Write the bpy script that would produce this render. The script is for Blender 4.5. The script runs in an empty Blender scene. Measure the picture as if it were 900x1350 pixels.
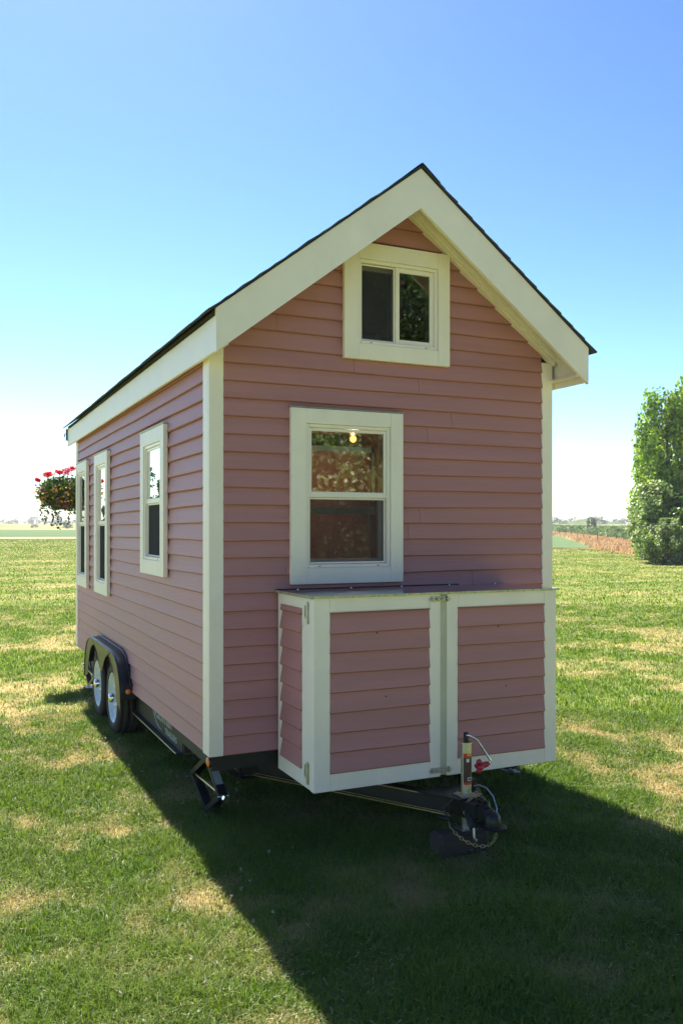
import bpy, bmesh, math, random
import numpy as np
from mathutils import Vector, Matrix
R_ = math.radians
random.seed(7)
sc = bpy.context.scene
COL = sc.collection
PI = math.pi

# ------------------------------------------------------------------ materials
def nodes(name):
    m = bpy.data.materials.new(name); m.use_nodes = True
    nt = m.node_tree; nt.nodes.clear()
    out = nt.nodes.new('ShaderNodeOutputMaterial')
    return m, nt, out
def N(nt, t, **kw):
    n = nt.nodes.new(t)
    for k, v in kw.items():
        if k in n.inputs: n.inputs[k].default_value = v
        else: setattr(n, k, v)
    return n
def ramp(nt, fac, stops):
    r = nt.nodes.new('ShaderNodeValToRGB'); e = r.color_ramp.elements
    while len(e) < len(stops): e.new(0.5)
    for i, (p, c) in enumerate(stops): e[i].position = p; e[i].color = (*c, 1)
    nt.links.new(fac, r.inputs[0]); return r.outputs[0]
def surf(name, c, rough=.5, metal=0, var=.12, nscale=6, bump=.0, bscale=40, stretch=(1,1,1), spots=None, coat=0, spec=.5):
    """paint / metal / wood with an uneven tone, a worn roughness and a fine relief"""
    m, nt, out = nodes(name); L = nt.links.new
    b = N(nt, 'ShaderNodeBsdfPrincipled'); b.inputs['Metallic'].default_value = metal
    b.inputs['Specular IOR Level'].default_value = spec
    tc = N(nt, 'ShaderNodeTexCoord'); mp = N(nt, 'ShaderNodeMapping'); mp.inputs['Scale'].default_value = stretch
    L(tc.outputs['Object'], mp.inputs[0])
    n1 = N(nt, 'ShaderNodeTexNoise', Scale=nscale, Detail=6.0, Roughness=.6); L(mp.outputs[0], n1.inputs['Vector'])
    lo = tuple(max(0, x*(1-var)) for x in c); hi = tuple(min(1, x*(1+var)) for x in c)
    colr = ramp(nt, n1.outputs[0], [(.3, lo), (.7, hi)])
    if spots:
        n3 = N(nt, 'ShaderNodeTexNoise', Scale=spots[1], Detail=4.0); L(mp.outputs[0], n3.inputs['Vector'])
        f = ramp(nt, n3.outputs[0], [(spots[2], (0,0,0)), (spots[2]+.08, (1,1,1))])
        mx = N(nt, 'ShaderNodeMix', data_type='RGBA'); L(f, mx.inputs[0]); L(colr, mx.inputs[6]); mx.inputs[7].default_value = (*spots[0], 1)
        colr = mx.outputs[2]
    L(colr, b.inputs['Base Color'])
    rr = N(nt, 'ShaderNodeMapRange'); rr.inputs[3].default_value = max(.02, rough-.1); rr.inputs[4].default_value = min(1, rough+.12)
    L(n1.outputs[0], rr.inputs[0]); L(rr.outputs[0], b.inputs['Roughness'])
    if coat: b.inputs['Coat Weight'].default_value = coat
    if bump:
        n2 = N(nt, 'ShaderNodeTexNoise', Scale=bscale, Detail=5.0); L(mp.outputs[0], n2.inputs['Vector'])
        bp = N(nt, 'ShaderNodeBump', Strength=bump, Distance=.004); L(n2.outputs[0], bp.inputs['Height']); L(bp.outputs[0], b.inputs['Normal'])
    L(b.outputs[0], out.inputs[0]); return m
def leafmat(name, trans=.4, rough=.45, mul=1.0):
    """foliage: colour from the vertex attribute (the leaf's own pigment), part of the light passes through"""
    m, nt, out = nodes(name); L = nt.links.new
    a = N(nt, 'ShaderNodeAttribute', attribute_name='col')
    b = N(nt, 'ShaderNodeBsdfPrincipled'); b.inputs['Roughness'].default_value = rough; b.inputs['Specular IOR Level'].default_value = .35
    t = N(nt, 'ShaderNodeBsdfTranslucent'); mx = N(nt, 'ShaderNodeMixShader', Fac=trans)
    hs = N(nt, 'ShaderNodeHueSaturation', Saturation=1.15, Value=1.25)
    L(a.outputs['Color'], b.inputs['Base Color']); L(a.outputs['Color'], hs.inputs['Color']); L(hs.outputs[0], t.inputs['Color'])
    L(b.outputs[0], mx.inputs[1]); L(t.outputs[0], mx.inputs[2]); L(mx.outputs[0], out.inputs[0]); return m
def glassmat():
    m, nt, out = nodes('window_glass'); L = nt.links.new
    fr = N(nt, 'ShaderNodeFresnel', IOR=2.3)
    mr = N(nt, 'ShaderNodeMapRange'); mr.inputs[3].default_value = .03; mr.inputs[4].default_value = 1.0
    g = N(nt, 'ShaderNodeBsdfGlossy', Roughness=0.0); g.inputs['Color'].default_value = (.97, 1, .98, 1)
    t = N(nt, 'ShaderNodeBsdfTransparent'); t.inputs[0].default_value = (.86, .9, .88, 1)
    n = N(nt, 'ShaderNodeTexNoise', Scale=1.4, Detail=1.0); tc = N(nt, 'ShaderNodeTexCoord'); L(tc.outputs['Object'], n.inputs['Vector'])
    bp = N(nt, 'ShaderNodeBump', Strength=.10, Distance=.01); L(n.outputs[0], bp.inputs['Height']); L(bp.outputs[0], g.inputs['Normal'])
    mx = N(nt, 'ShaderNodeMixShader'); L(fr.outputs[0], mr.inputs[0]); L(mr.outputs[0], mx.inputs[0])
    L(t.outputs[0], mx.inputs[1]); L(g.outputs[0], mx.inputs[2]); L(mx.outputs[0], out.inputs[0]); return m
def screenmat():
    m, nt, out = nodes('insect_screen'); L = nt.links.new
    d = N(nt, 'ShaderNodeBsdfDiffuse'); d.inputs[0].default_value = (.045, .047, .055, 1)
    t = N(nt, 'ShaderNodeBsdfTransparent'); fr = N(nt, 'ShaderNodeLayerWeight', Blend=.55)
    mr = N(nt, 'ShaderNodeMapRange'); mr.inputs[3].default_value = .55; mr.inputs[4].default_value = 1.0
    L(fr.outputs['Facing'], mr.inputs[0])
    mx = N(nt, 'ShaderNodeMixShader'); L(mr.outputs[0], mx.inputs[0]); L(t.outputs[0], mx.inputs[1]); L(d.outputs[0], mx.inputs[2]); L(mx.outputs[0], out.inputs[0]); return m
def emit(name, c, s):
    m, nt, out = nodes(name); e = N(nt, 'ShaderNodeEmission', Strength=s); e.inputs[0].default_value = (*c, 1); nt.links.new(e.outputs[0], out.inputs[0]); return m

M = {}
M['pink'] = surf('pink_paint', (.46, .208, .226), .5, spec=.35, var=.085, nscale=1.1, bump=.5, bscale=9, stretch=(.6, .6, 9), spots=((.30, .125, .14), 9, .70))
M['pinkedge'] = surf('pink_lap_shade_and_dots', (.32, .12, .11), .6, var=.12, nscale=9, bump=.2, bscale=30)  # darker pink painting in the shade lines under the laps; also board dots
M['cream'] = surf('cream_paint', (.90, .80, .765), .45, var=.045, nscale=3, bump=.3, bscale=30, stretch=(1.5, 1.5, 1), spots=((.80, .72, .65), 7, .70))
M['recess'] = surf('darker_cream_paint', (.56, .53, .42), .6, var=.08, nscale=6, bump=.2, bscale=30)  # darker, yellower cream for the recessed stile
M['vinyl'] = surf('cream_vinyl', (.90, .805, .77), .30, var=.02, nscale=4)
M['pine'] = surf('pine_boards', (.22, .10, .075), .5, var=.25, nscale=3, stretch=(1, 1, .25), bump=.15, spots=((.11, .05, .035), 11, .68))
M['door_in'] = surf('dark_stained_door', (.085, .04, .04), .5, var=.25, nscale=4, stretch=(2, 2, .3))
M['shingle'] = surf('asphalt_shingles', (.045, .043, .048), .9, var=.35, nscale=60, bump=.8, bscale=200, spots=((.10, .09, .09), 7, .60))
M['black'] = surf('black_enamel', (.010, .011, .014), .38, var=.3, nscale=8, coat=.1, spec=.4, bump=.15, bscale=60)
M['blackdull'] = surf('dull_black_steel', (.018, .017, .017), .6, var=.4, nscale=12, bump=.2, spots=((.06, .035, .02), 14, .66))
M['tyre'] = surf('tyre_rubber', (.022, .022, .024), .75, var=.3, nscale=20, bump=.2)
M['rim'] = surf('white_wheel_enamel', (.62, .66, .72), .25, var=.05, nscale=8)
M['chrome'] = surf('chrome', (.80, .80, .82), .10, metal=1, var=.05, nscale=30)
M['zinc'] = surf('galvanised_steel', (.52, .52, .53), .38, metal=1, var=.15, nscale=40, spots=((.36, .36, .38), 30, .60))
M['brass'] = surf('yellow_zinc_plating', (.62, .50, .24), .32, metal=1, var=.2, nscale=30)
M['lidmetal'] = surf('galvanised_sheet', (.56, .60, .68), .13, metal=1, var=.10, nscale=10, spots=((.40, .42, .48), 24, .62))
M['lip'] = surf('mossy_metal_edge', (.44, .46, .36), .45, metal=.6, var=.4, nscale=50)
M['amber'] = surf('amber_lens', (.85, .20, .02), .2, var=.06, coat=.6)
M['redknob'] = surf('red_plastic', (.45, .015, .035), .3, var=.08, coat=.3)
M['redpaint'] = surf('red_label_print', (.62, .04, .02), .4, var=.08)
M['labeldark'] = surf('dark_label_print', (.07, .035, .04), .35, var=.2, nscale=90)
M['white'] = surf('white_print', (.75, .75, .75), .4, var=.04)
M['yellow'] = surf('yellow_print', (.70, .50, .04), .4, var=.05)
M['lettergrey'] = surf('faded_grey_letters', (.34, .38, .38), .5, var=.15, nscale=60)
M['block'] = surf('weathered_timber', (.05, .037, .033), .85, var=.4, nscale=6, stretch=(.3, 3, 3), bump=.7)
M['bark'] = surf('bark', (.09, .07, .055), .9, var=.4, nscale=8, stretch=(1, 1, .2), bump=.8)
M['post'] = surf('weathered_post_wood', (.10, .075, .06), .9, var=.3)
M['pot'] = surf('magenta_pot', (.28, .03, .20), .4, var=.12)
M['wire'] = surf('thin_steel_wire', (.35, .35, .36), .35, metal=1)
M['bulb'] = emit('lit_bulb', (1.0, .36, .08), 1.6)
M['glass'] = glassmat(); M['screen'] = screenmat()
M['leaf'] = leafmat('leaf_green'); M['grassblade'] = leafmat('grass_blade', .42, .5); M['petal'] = leafmat('petal', .25, .5)
M['pale_bar'] = surf('pale_bar_surface', (.75, .72, .62), .7, var=.06)

# ------------------------------------------------------------------ mesh builder
class MB:
    def __init__(s): s.v = []; s.f = []; s.mi = []; s.sm = []
    def add(s, vs, fs, mi=0, smooth=False):
        o = len(s.v); s.v += [tuple(v) for v in vs]
        for f in fs: s.f.append([o+i for i in f]); s.mi.append(mi); s.sm.append(smooth)
    def box(s, a, b, mi=0, bev=.003, rot=None, piv=None):
        x0, y0, z0 = (min(a[i], b[i]) for i in range(3)); x1, y1, z1 = (max(a[i], b[i]) for i in range(3))
        e = min(bev, (x1-x0)*.4, (y1-y0)*.4, (z1-z0)*.4)
        bm = bmesh.new(); bmesh.ops.create_cube(bm, size=1)
        for v in bm.verts: v.co = Vector(((x0+x1)/2+v.co.x*(x1-x0), (y0+y1)/2+v.co.y*(y1-y0), (z0+z1)/2+v.co.z*(z1-z0)))
        if e > 0: bmesh.ops.bevel(bm, geom=bm.edges[:], offset=e, segments=1, affect='EDGES')
        if rot is not None:
            p = Vector(piv) if piv else Vector(((x0+x1)/2, (y0+y1)/2, (z0+z1)/2))
            for v in bm.verts: v.co = rot @ (v.co-p)+p
        s.bm(bm, mi); bm.free()
    def bm(s, bm, mi=0, smooth=False):
        bm.verts.index_update(); s.add([v.co for v in bm.verts], [[v.index for v in f.verts] for f in bm.faces], mi, smooth)
    def tube(s, pts, r, seg=8, mi=0, cap=True, smooth=True):
        pts = [Vector(p) for p in pts]; n = len(pts); rs = r if isinstance(r, (list, tuple)) else [r]*n
        vs = []; up = None
        for i, p in enumerate(pts):
            t = (pts[min(i+1, n-1)]-pts[max(i-1, 0)]).normalized()
            if up is None: up = Vector((0, 0, 1)) if abs(t.z) < .9 else Vector((1, 0, 0))
            a = t.cross(up).normalized(); b = a.cross(t).normalized(); up = b
            for k in range(seg):
                q = 2*PI*k/seg; vs.append(p+a*math.cos(q)*rs[i]+b*math.sin(q)*rs[i])
        fs = [[i*seg+k, i*seg+(k+1) % seg, (i+1)*seg+(k+1) % seg, (i+1)*seg+k] for i in range(n-1) for k in range(seg)]
        s.add(vs, fs, mi, smooth)
        if cap: s.add(vs[:seg], [list(range(seg))[::-1]], mi); s.add(vs[-seg:], [list(range(seg))], mi)
    def lathe(s, prof, c, axis, seg=32, mi=0, smooth=True):
        """prof: (distance along axis, radius)"""
        c = Vector(c); ax = Vector(axis).normalized(); a = ax.orthogonal().normalized(); b = ax.cross(a)
        vs = [c+ax*t+(a*math.cos(2*PI*k/seg)+b*math.sin(2*PI*k/seg))*r for t, r in prof for k in range(seg)]
        fs = [[i*seg+k, i*seg+(k+1) % seg, (i+1)*seg+(k+1) % seg, (i+1)*seg+k] for i in range(len(prof)-1) for k in range(seg)]
        s.add(vs, fs, mi, smooth)
    def prism(s, pts, ext, mi=0, bev=0):
        """pts: 3D polygon (coplanar), ext: extrusion vector"""
        bm = bmesh.new(); vs = [bm.verts.new(p) for p in pts]; f = bm.faces.new(vs)
        r = bmesh.ops.extrude_face_region(bm, geom=[f]); bmesh.ops.translate(bm, vec=Vector(ext), verts=[g for g in r['geom'] if isinstance(g, bmesh.types.BMVert)])
        if bev: bmesh.ops.bevel(bm, geom=bm.edges[:], offset=bev, segments=1, affect='EDGES')
        bmesh.ops.recalc_face_normals(bm, faces=bm.faces[:]); s.bm(bm, mi); bm.free()
    def ring(s, c, nrm, R, r, seg=14, sub=6, mi=0, stretch=None):
        c = Vector(c); n = Vector(nrm).normalized(); a = (stretch.normalized() if stretch else n.orthogonal().normalized()); b = n.cross(a)
        k1 = 1.75 if stretch else 1
        pts = [c+a*math.cos(2*PI*i/seg)*R*k1+b*math.sin(2*PI*i/seg)*R for i in range(seg)]
        vs = []
        for i in range(seg):
            rad = (pts[i]-c).normalized()
            for j in range(sub): q = 2*PI*j/sub; vs.append(pts[i]+rad*math.cos(q)*r+n*math.sin(q)*r)
        fs = [[i*sub+j, i*sub+(j+1) % sub, ((i+1) % seg)*sub+(j+1) % sub, ((i+1) % seg)*sub+j] for i in range(seg) for j in range(sub)]
        s.add(vs, fs, mi, True)
    def build(s, name, mats, parent=None):
        me = bpy.data.meshes.new(name); me.from_pydata(s.v, [], s.f)
        for m in (mats if isinstance(mats, (list, tuple)) else [mats]): me.materials.append(M[m] if isinstance(m, str) else m)
        me.polygons.foreach_set('material_index', s.mi); me.polygons.foreach_set('use_smooth', s.sm)
        bm = bmesh.new(); bm.from_mesh(me); bmesh.ops.recalc_face_normals(bm, faces=bm.faces[:]); bm.to_mesh(me); bm.free()
        return link(name, me, parent)
def link(name, me, parent=None):
    o = bpy.data.objects.new(name, me); COL.objects.link(o); adopt(o, parent); return o
WORLD = {}
def adopt(o, parent):
    if parent is not None:
        o.parent = parent; o.matrix_parent_inverse = WORLD.get(parent.name, Matrix.Identity(4)).inverted()
def empty(name, loc, parent=None):
    o = bpy.data.objects.new(name, None); COL.objects.link(o); o.location = loc; o.empty_display_size = .2
    if parent is None: WORLD[o.name] = Matrix.Translation(loc)
    else: o.location = (0, 0, 0); adopt(o, parent)
    return o
def tag(o, label, cat=None, group=None, kind=None):
    o['label'] = label
    if cat: o['category'] = cat
    if group: o['group'] = group
    if kind: o['kind'] = kind
    return o
def copy_thing(root, loc, rz=0, scale=1):
    r = root.copy(); COL.objects.link(r); r.location = loc; r.rotation_euler = (0, 0, rz); r.scale = (scale,)*3
    for ch in list(root.children):
        c = ch.copy(); COL.objects.link(c); c.parent = r; c.matrix_parent_inverse = ch.matrix_parent_inverse.copy()
    return r

# numpy helpers
_rt = np.random.RandomState(11).rand(512, 512)
def vnoise(x, y, s, seed=0):
    x = np.asarray(x)/s+seed*17.3; y = np.asarray(y)/s+seed*9.1
    xi = np.floor(x).astype(int); yi = np.floor(y).astype(int); fx = x-xi; fy = y-yi
    fx = fx*fx*(3-2*fx); fy = fy*fy*(3-2*fy)
    g = lambda a, b: _rt[(a) % 512, (b) % 512]
    return (g(xi, yi)*(1-fx)+g(xi+1, yi)*fx)*(1-fy)+(g(xi, yi+1)*(1-fx)+g(xi+1, yi+1)*fx)*fy
def raw_mesh(name, V, F, mat, colr=None, parent=None, nper=None):
    """V (n,3); F (m,k) all of k corners"""
    me = bpy.data.meshes.new(name); k = F.shape[1]
    me.vertices.add(len(V)); me.vertices.foreach_set('co', V.astype(np.float32).ravel())
    me.loops.add(F.size); me.loops.foreach_set('vertex_index', F.astype(np.int32).ravel())
    me.polygons.add(len(F)); me.polygons.foreach_set('loop_start', np.arange(0, F.size, k, dtype=np.int32))
    me.update(calc_edges=True)
    if colr is not None:
        a = me.attributes.new('col', 'FLOAT_COLOR', 'POINT'); c = np.ones((len(V), 4), np.float32); c[:, :3] = colr; a.data.foreach_set('color', c.ravel())
    me.materials.append(M[mat] if isinstance(mat, str) else mat)
    return link(name, me, parent)

# ------------------------------------------------------------------ camera / light
CX, CY, CZ = -1.437, -4.997, 1.802
cam = bpy.data.cameras.new('camera'); co = bpy.data.objects.new('camera', cam); COL.objects.link(co)
co.location = (CX, CY, CZ); co.rotation_euler = (R_(90), 0, R_(-24.664))
cam.sensor_fit = 'VERTICAL'; cam.sensor_height = 36; cam.lens = 1151.24/1350*36; cam.shift_y = 22.66/1350
cam.clip_start = .05; cam.clip_end = 20000
sc.camera = co
ELEV, AZ = 58.0, 2.0          # sun: almost straight behind the house, a touch to the right
w = bpy.data.worlds.new('World'); sc.world = w; w.use_nodes = True; nt = w.node_tree
bg = nt.nodes['Background']; sky = nt.nodes.new('ShaderNodeTexSky'); sky.sky_type = 'NISHITA'; sky.sun_disc = False
sky.sun_elevation = R_(ELEV); sky.sun_rotation = R_(AZ); sky.altitude = 0; sky.air_density = .9; sky.dust_density = .5; sky.ozone_density = 2.2
vk = nt.nodes.new('ShaderNodeVectorMath'); vk.operation = 'SCALE'; vk.inputs['Scale'].default_value = .175
gm = nt.nodes.new('ShaderNodeGamma'); gm.inputs['Gamma'].default_value = 1.65
vk2 = nt.nodes.new('ShaderNodeVectorMath'); vk2.operation = 'MULTIPLY'; vk2.inputs[1].default_value = (.98/.175, 1.02/.175, .93/.175)
nt.links.new(sky.outputs[0], vk.inputs[0]); nt.links.new(vk.outputs[0], gm.inputs[0]); nt.links.new(gm.outputs[0], vk2.inputs[0]); nt.links.new(vk2.outputs[0], bg.inputs[0])
bg.inputs[1].default_value = .078
sl = bpy.data.lights.new('sun', 'SUN'); sl.energy = 4.4; sl.angle = R_(.5); sl.color = (1, .95, .86)
so = bpy.data.objects.new('sun', sl); COL.objects.link(so)
d = Vector((math.sin(R_(AZ))*math.cos(R_(ELEV)), math.cos(R_(AZ))*math.cos(R_(ELEV)), math.sin(R_(ELEV))))
so.rotation_euler = d.to_track_quat('Z', 'Y').to_euler(); so.location = (0, 0, 30)
sc.view_settings.view_transform = 'Standard'; sc.view_settings.look = 'None'; sc.view_settings.exposure = 1.6; sc.view_settings.gamma = 1
sc.cycles.max_bounces = 8; sc.cycles.transparent_max_bounces = 16; sc.cycles.caustics_reflective = False; sc.cycles.caustics_refractive = False

# ------------------------------------------------------------------ ground
HR = np.array([0, 55, 90, 120, 135, 260, 600, 1100, 4000.]); HZ = np.array([0, 0, .12, .41, .60, 1.56, 5.0, 8.0, 8.0])
def H(r): return np.interp(r, HR, HZ)
def ground_z(x, y): return float(H(math.hypot(x-CX, y-CY)))
def pol(az, r):       # azimuth in degrees from +y towards +x, distance from the viewing spot
    a = np.radians(az); return CX+np.sin(a)*r, CY+np.cos(a)*r
def dryness(x, y):
    v = .26*vnoise(x, y, 1.3, 1)+.32*vnoise(x, y, .42, 2)+.32*vnoise(x, y, .16, 3)+.12*vnoise(x, y*1.0, 5.5, 4)-.01
    v = (v-.305)/.48
    return np.clip(v, 0, .86)
GRN = np.array([.080, .158, .022]); GR2 = np.array([.20, .265, .048]); DRY = np.array([.48, .38, .18])
def lawncol(d, rnd):
    g = GRN*(1-rnd)[:, None]+GR2*rnd[:, None]
    k = np.clip((d-.35)/.5, 0, 1)[:, None]
    return g*(1-k)+DRY*k

rad = [0.0]; r = .6
while r < 9000: rad.append(r); r += max(.10, r*.022)
rad = np.array(rad[1:])
ang = np.concatenate([np.arange(-12, 62, .6), np.arange(62, 348, 5.0)])
A, Rr = np.meshgrid(ang, rad); X, Y = pol(A, Rr); Z = H(Rr)+.012*(vnoise(X, Y, 1.1, 5)-.5)*np.clip(Rr/4, 0, 1)*(Rr < 60)
Z = Z-.012
nA = len(ang); V = np.stack([X, Y, Z], -1).reshape(-1, 3)
ii, jj = np.meshgrid(np.arange(len(rad)-1), np.arange(nA), indexing='ij'); j2 = (jj+1) % nA
F = np.stack([ii*nA+jj, (ii+1)*nA+jj, (ii+1)*nA+j2, ii*nA+j2], -1).reshape(-1, 4)
# close the middle with a fan of quads (centre vertex twice is avoided: use triangles in a second small ring)
cidx = len(V); V = np.vstack([V, [CX, CY, -.012]])
d_ = dryness(V[:, 0], V[:, 1]); rn = np.clip(vnoise(V[:, 0], V[:, 1], .9, 8), 0, 1)
gc = lawncol(d_*.9+.1, rn)
mg, ntg, outg = nodes('lawn_soil_and_thatch'); L = ntg.links.new
at = N(ntg, 'ShaderNodeAttribute', attribute_name='col'); tc = N(ntg, 'ShaderNodeTexCoord')
n1 = N(ntg, 'ShaderNodeTexNoise', Scale=.30, Detail=10.0, Roughness=.72); mpg = N(ntg, 'ShaderNodeMapping'); mpg.inputs['Rotation'].default_value = (0, 0, R_(28)); mpg.inputs['Scale'].default_value = (.30, 1.6, 1)
L(tc.outputs['Object'], mpg.inputs[0]); L(mpg.outputs[0], n1.inputs['Vector'])
rc = ramp(ntg, n1.outputs[0], [(.34, (.080, .15, .024)), (.46, (.16, .215, .04)), (.56, (.27, .26, .075)), (.68, (.44, .35, .17))])
cd = N(ntg, 'ShaderNodeVectorMath', operation='DISTANCE'); L(tc.outputs['Object'], cd.inputs[0]); cd.inputs[1].default_value = (CX, CY, 0)
mrg = N(ntg, 'ShaderNodeMapRange'); mrg.inputs[1].default_value = 9; mrg.inputs[2].default_value = 26; L(cd.outputs['Value'], mrg.inputs[0])
mxg = N(ntg, 'ShaderNodeMix', data_type='RGBA'); L(mrg.outputs[0], mxg.inputs[0]); L(at.outputs['Color'], mxg.inputs[6]); L(rc, mxg.inputs[7])
bs = N(ntg, 'ShaderNodeBsdfPrincipled'); bs.inputs['Roughness'].default_value = .95; bs.inputs['Specular IOR Level'].default_value = .1
n2 = N(ntg, 'ShaderNodeTexNoise', Scale=14.0, Detail=8.0, Roughness=.75); L(tc.outputs['Object'], n2.inputs['Vector'])
sp = ramp(ntg, n2.outputs[0], [(.35, (.62, .62, .62)), (.65, (1.25, 1.25, 1.2))])
mm = N(ntg, 'ShaderNodeMix', data_type='RGBA', blend_type='MULTIPLY'); mm.inputs[0].default_value = 1; L(mxg.outputs[2], mm.inputs[6]); L(sp, mm.inputs[7])
bpn = N(ntg, 'ShaderNodeBump', Strength=.6, Distance=.05); L(n2.outputs[0], bpn.inputs['Height']); L(bpn.outputs[0], bs.inputs['Normal'])
L(mm.outputs[2], bs.inputs['Base Color']); L(bs.outputs[0], outg.inputs[0])
go = raw_mesh('ground', V, F, mg, gc); 
bmg = bmesh.new(); bmg.from_mesh(go.data); bmg.verts.ensure_lookup_table()
for j in range(nA): bmg.faces.new([bmg.verts[cidx], bmg.verts[j], bmg.verts[(j+1) % nA]])
bmesh.ops.recalc_face_normals(bmg, faces=bmg.faces[:]); bmg.to_mesh(go.data); bmg.free()
tag(go, 'wide mown lawn patched with green and straw coloured grass', kind='structure')

def patch(name, azs, r0s, r1s, lift, mat, nr=24):
    azz = np.linspace(azs[0], azs[-1], 90); a0 = np.interp(azz, azs, r0s); a1 = np.interp(azz, azs, r1s)
    t = np.linspace(0, 1, nr)[:, None]; RR = a0*(1-t)+a1*t; AA = np.broadcast_to(azz, RR.shape); x, y = pol(AA, RR); z = H(RR)+lift
    V = np.stack([x, y, z], -1).reshape(-1, 3); n = len(azz)
    i, j = np.meshgrid(np.arange(nr-1), np.arange(n-1), indexing='ij'); F = np.stack([i*n+j, i*n+j+1, (i+1)*n+j+1, (i+1)*n+j], -1).reshape(-1, 4)
    return raw_mesh(name, V, F, mat)
M['crop'] = surf('young_crop_rows', (.12, .175, .085), .9, var=.22, nscale=.6, stretch=(.15, 1, 1), spec=0)
M['dirt'] = surf('pale_dry_dirt', (.40, .32, .20), .95, var=.15, nscale=.5, spec=0)
M['meadow'] = surf('rough_meadow', (.30, .27, .13), .95, var=.4, nscale=.02, stretch=(1, 1, 1), spots=((.17, .22, .07), .035, .50), spec=0)
M['drygr'] = surf('orange_dry_grass_soil', (.44, .33, .19), .95, var=.2, nscale=.4, spec=0)
M['vinefloor'] = surf('vineyard_floor', (.24, .25, .12), .95, var=.3, nscale=.3, spec=0)
tag(patch('dirt_track', [-20, 36], [124, 124], [135.5, 135.5], .05, 'dirt', 6), 'pale dirt track along the edge of the lawn', kind='structure')
tag(patch('crop_field', [-20, 36], [136, 136], [256, 256], .06, 'crop'), 'bluish green crop field beyond the dirt track', kind='structure')
tag(patch('meadow', [-40, 70], [252, 252], [1500, 1500], .03, 'meadow', 60), 'rough tan and green meadow reaching to the horizon', kind='structure')
tag(patch('dry_grass_strip', [37, 38.1, 40.61, 41.57, 42.93, 44.27, 46, 60], [80, 80, 78, 71.6, 64, 56, 60, 60], [184, 184, 137, 122.6, 103, 86, 88, 88], .03, 'drygr'), 'orange strip of dry grass between lawn and vineyard', kind='structure')
tag(patch('crop_patch', [36, 38.1, 39.27, 40.61], [80, 80.2, 80, 79.5], [161, 161, 118, 82], .07, 'crop'), 'wedge of green crop beside the orange dry grass', kind='structure')
tag(patch('vineyard_ground', [37, 38.1, 40.43, 41.57, 42.93, 44.27, 60], [186, 186, 138.5, 124, 104.5, 88, 90], [260]*7, .06, 'vinefloor'), 'ground under the vineyard rows', kind='structure')

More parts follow.
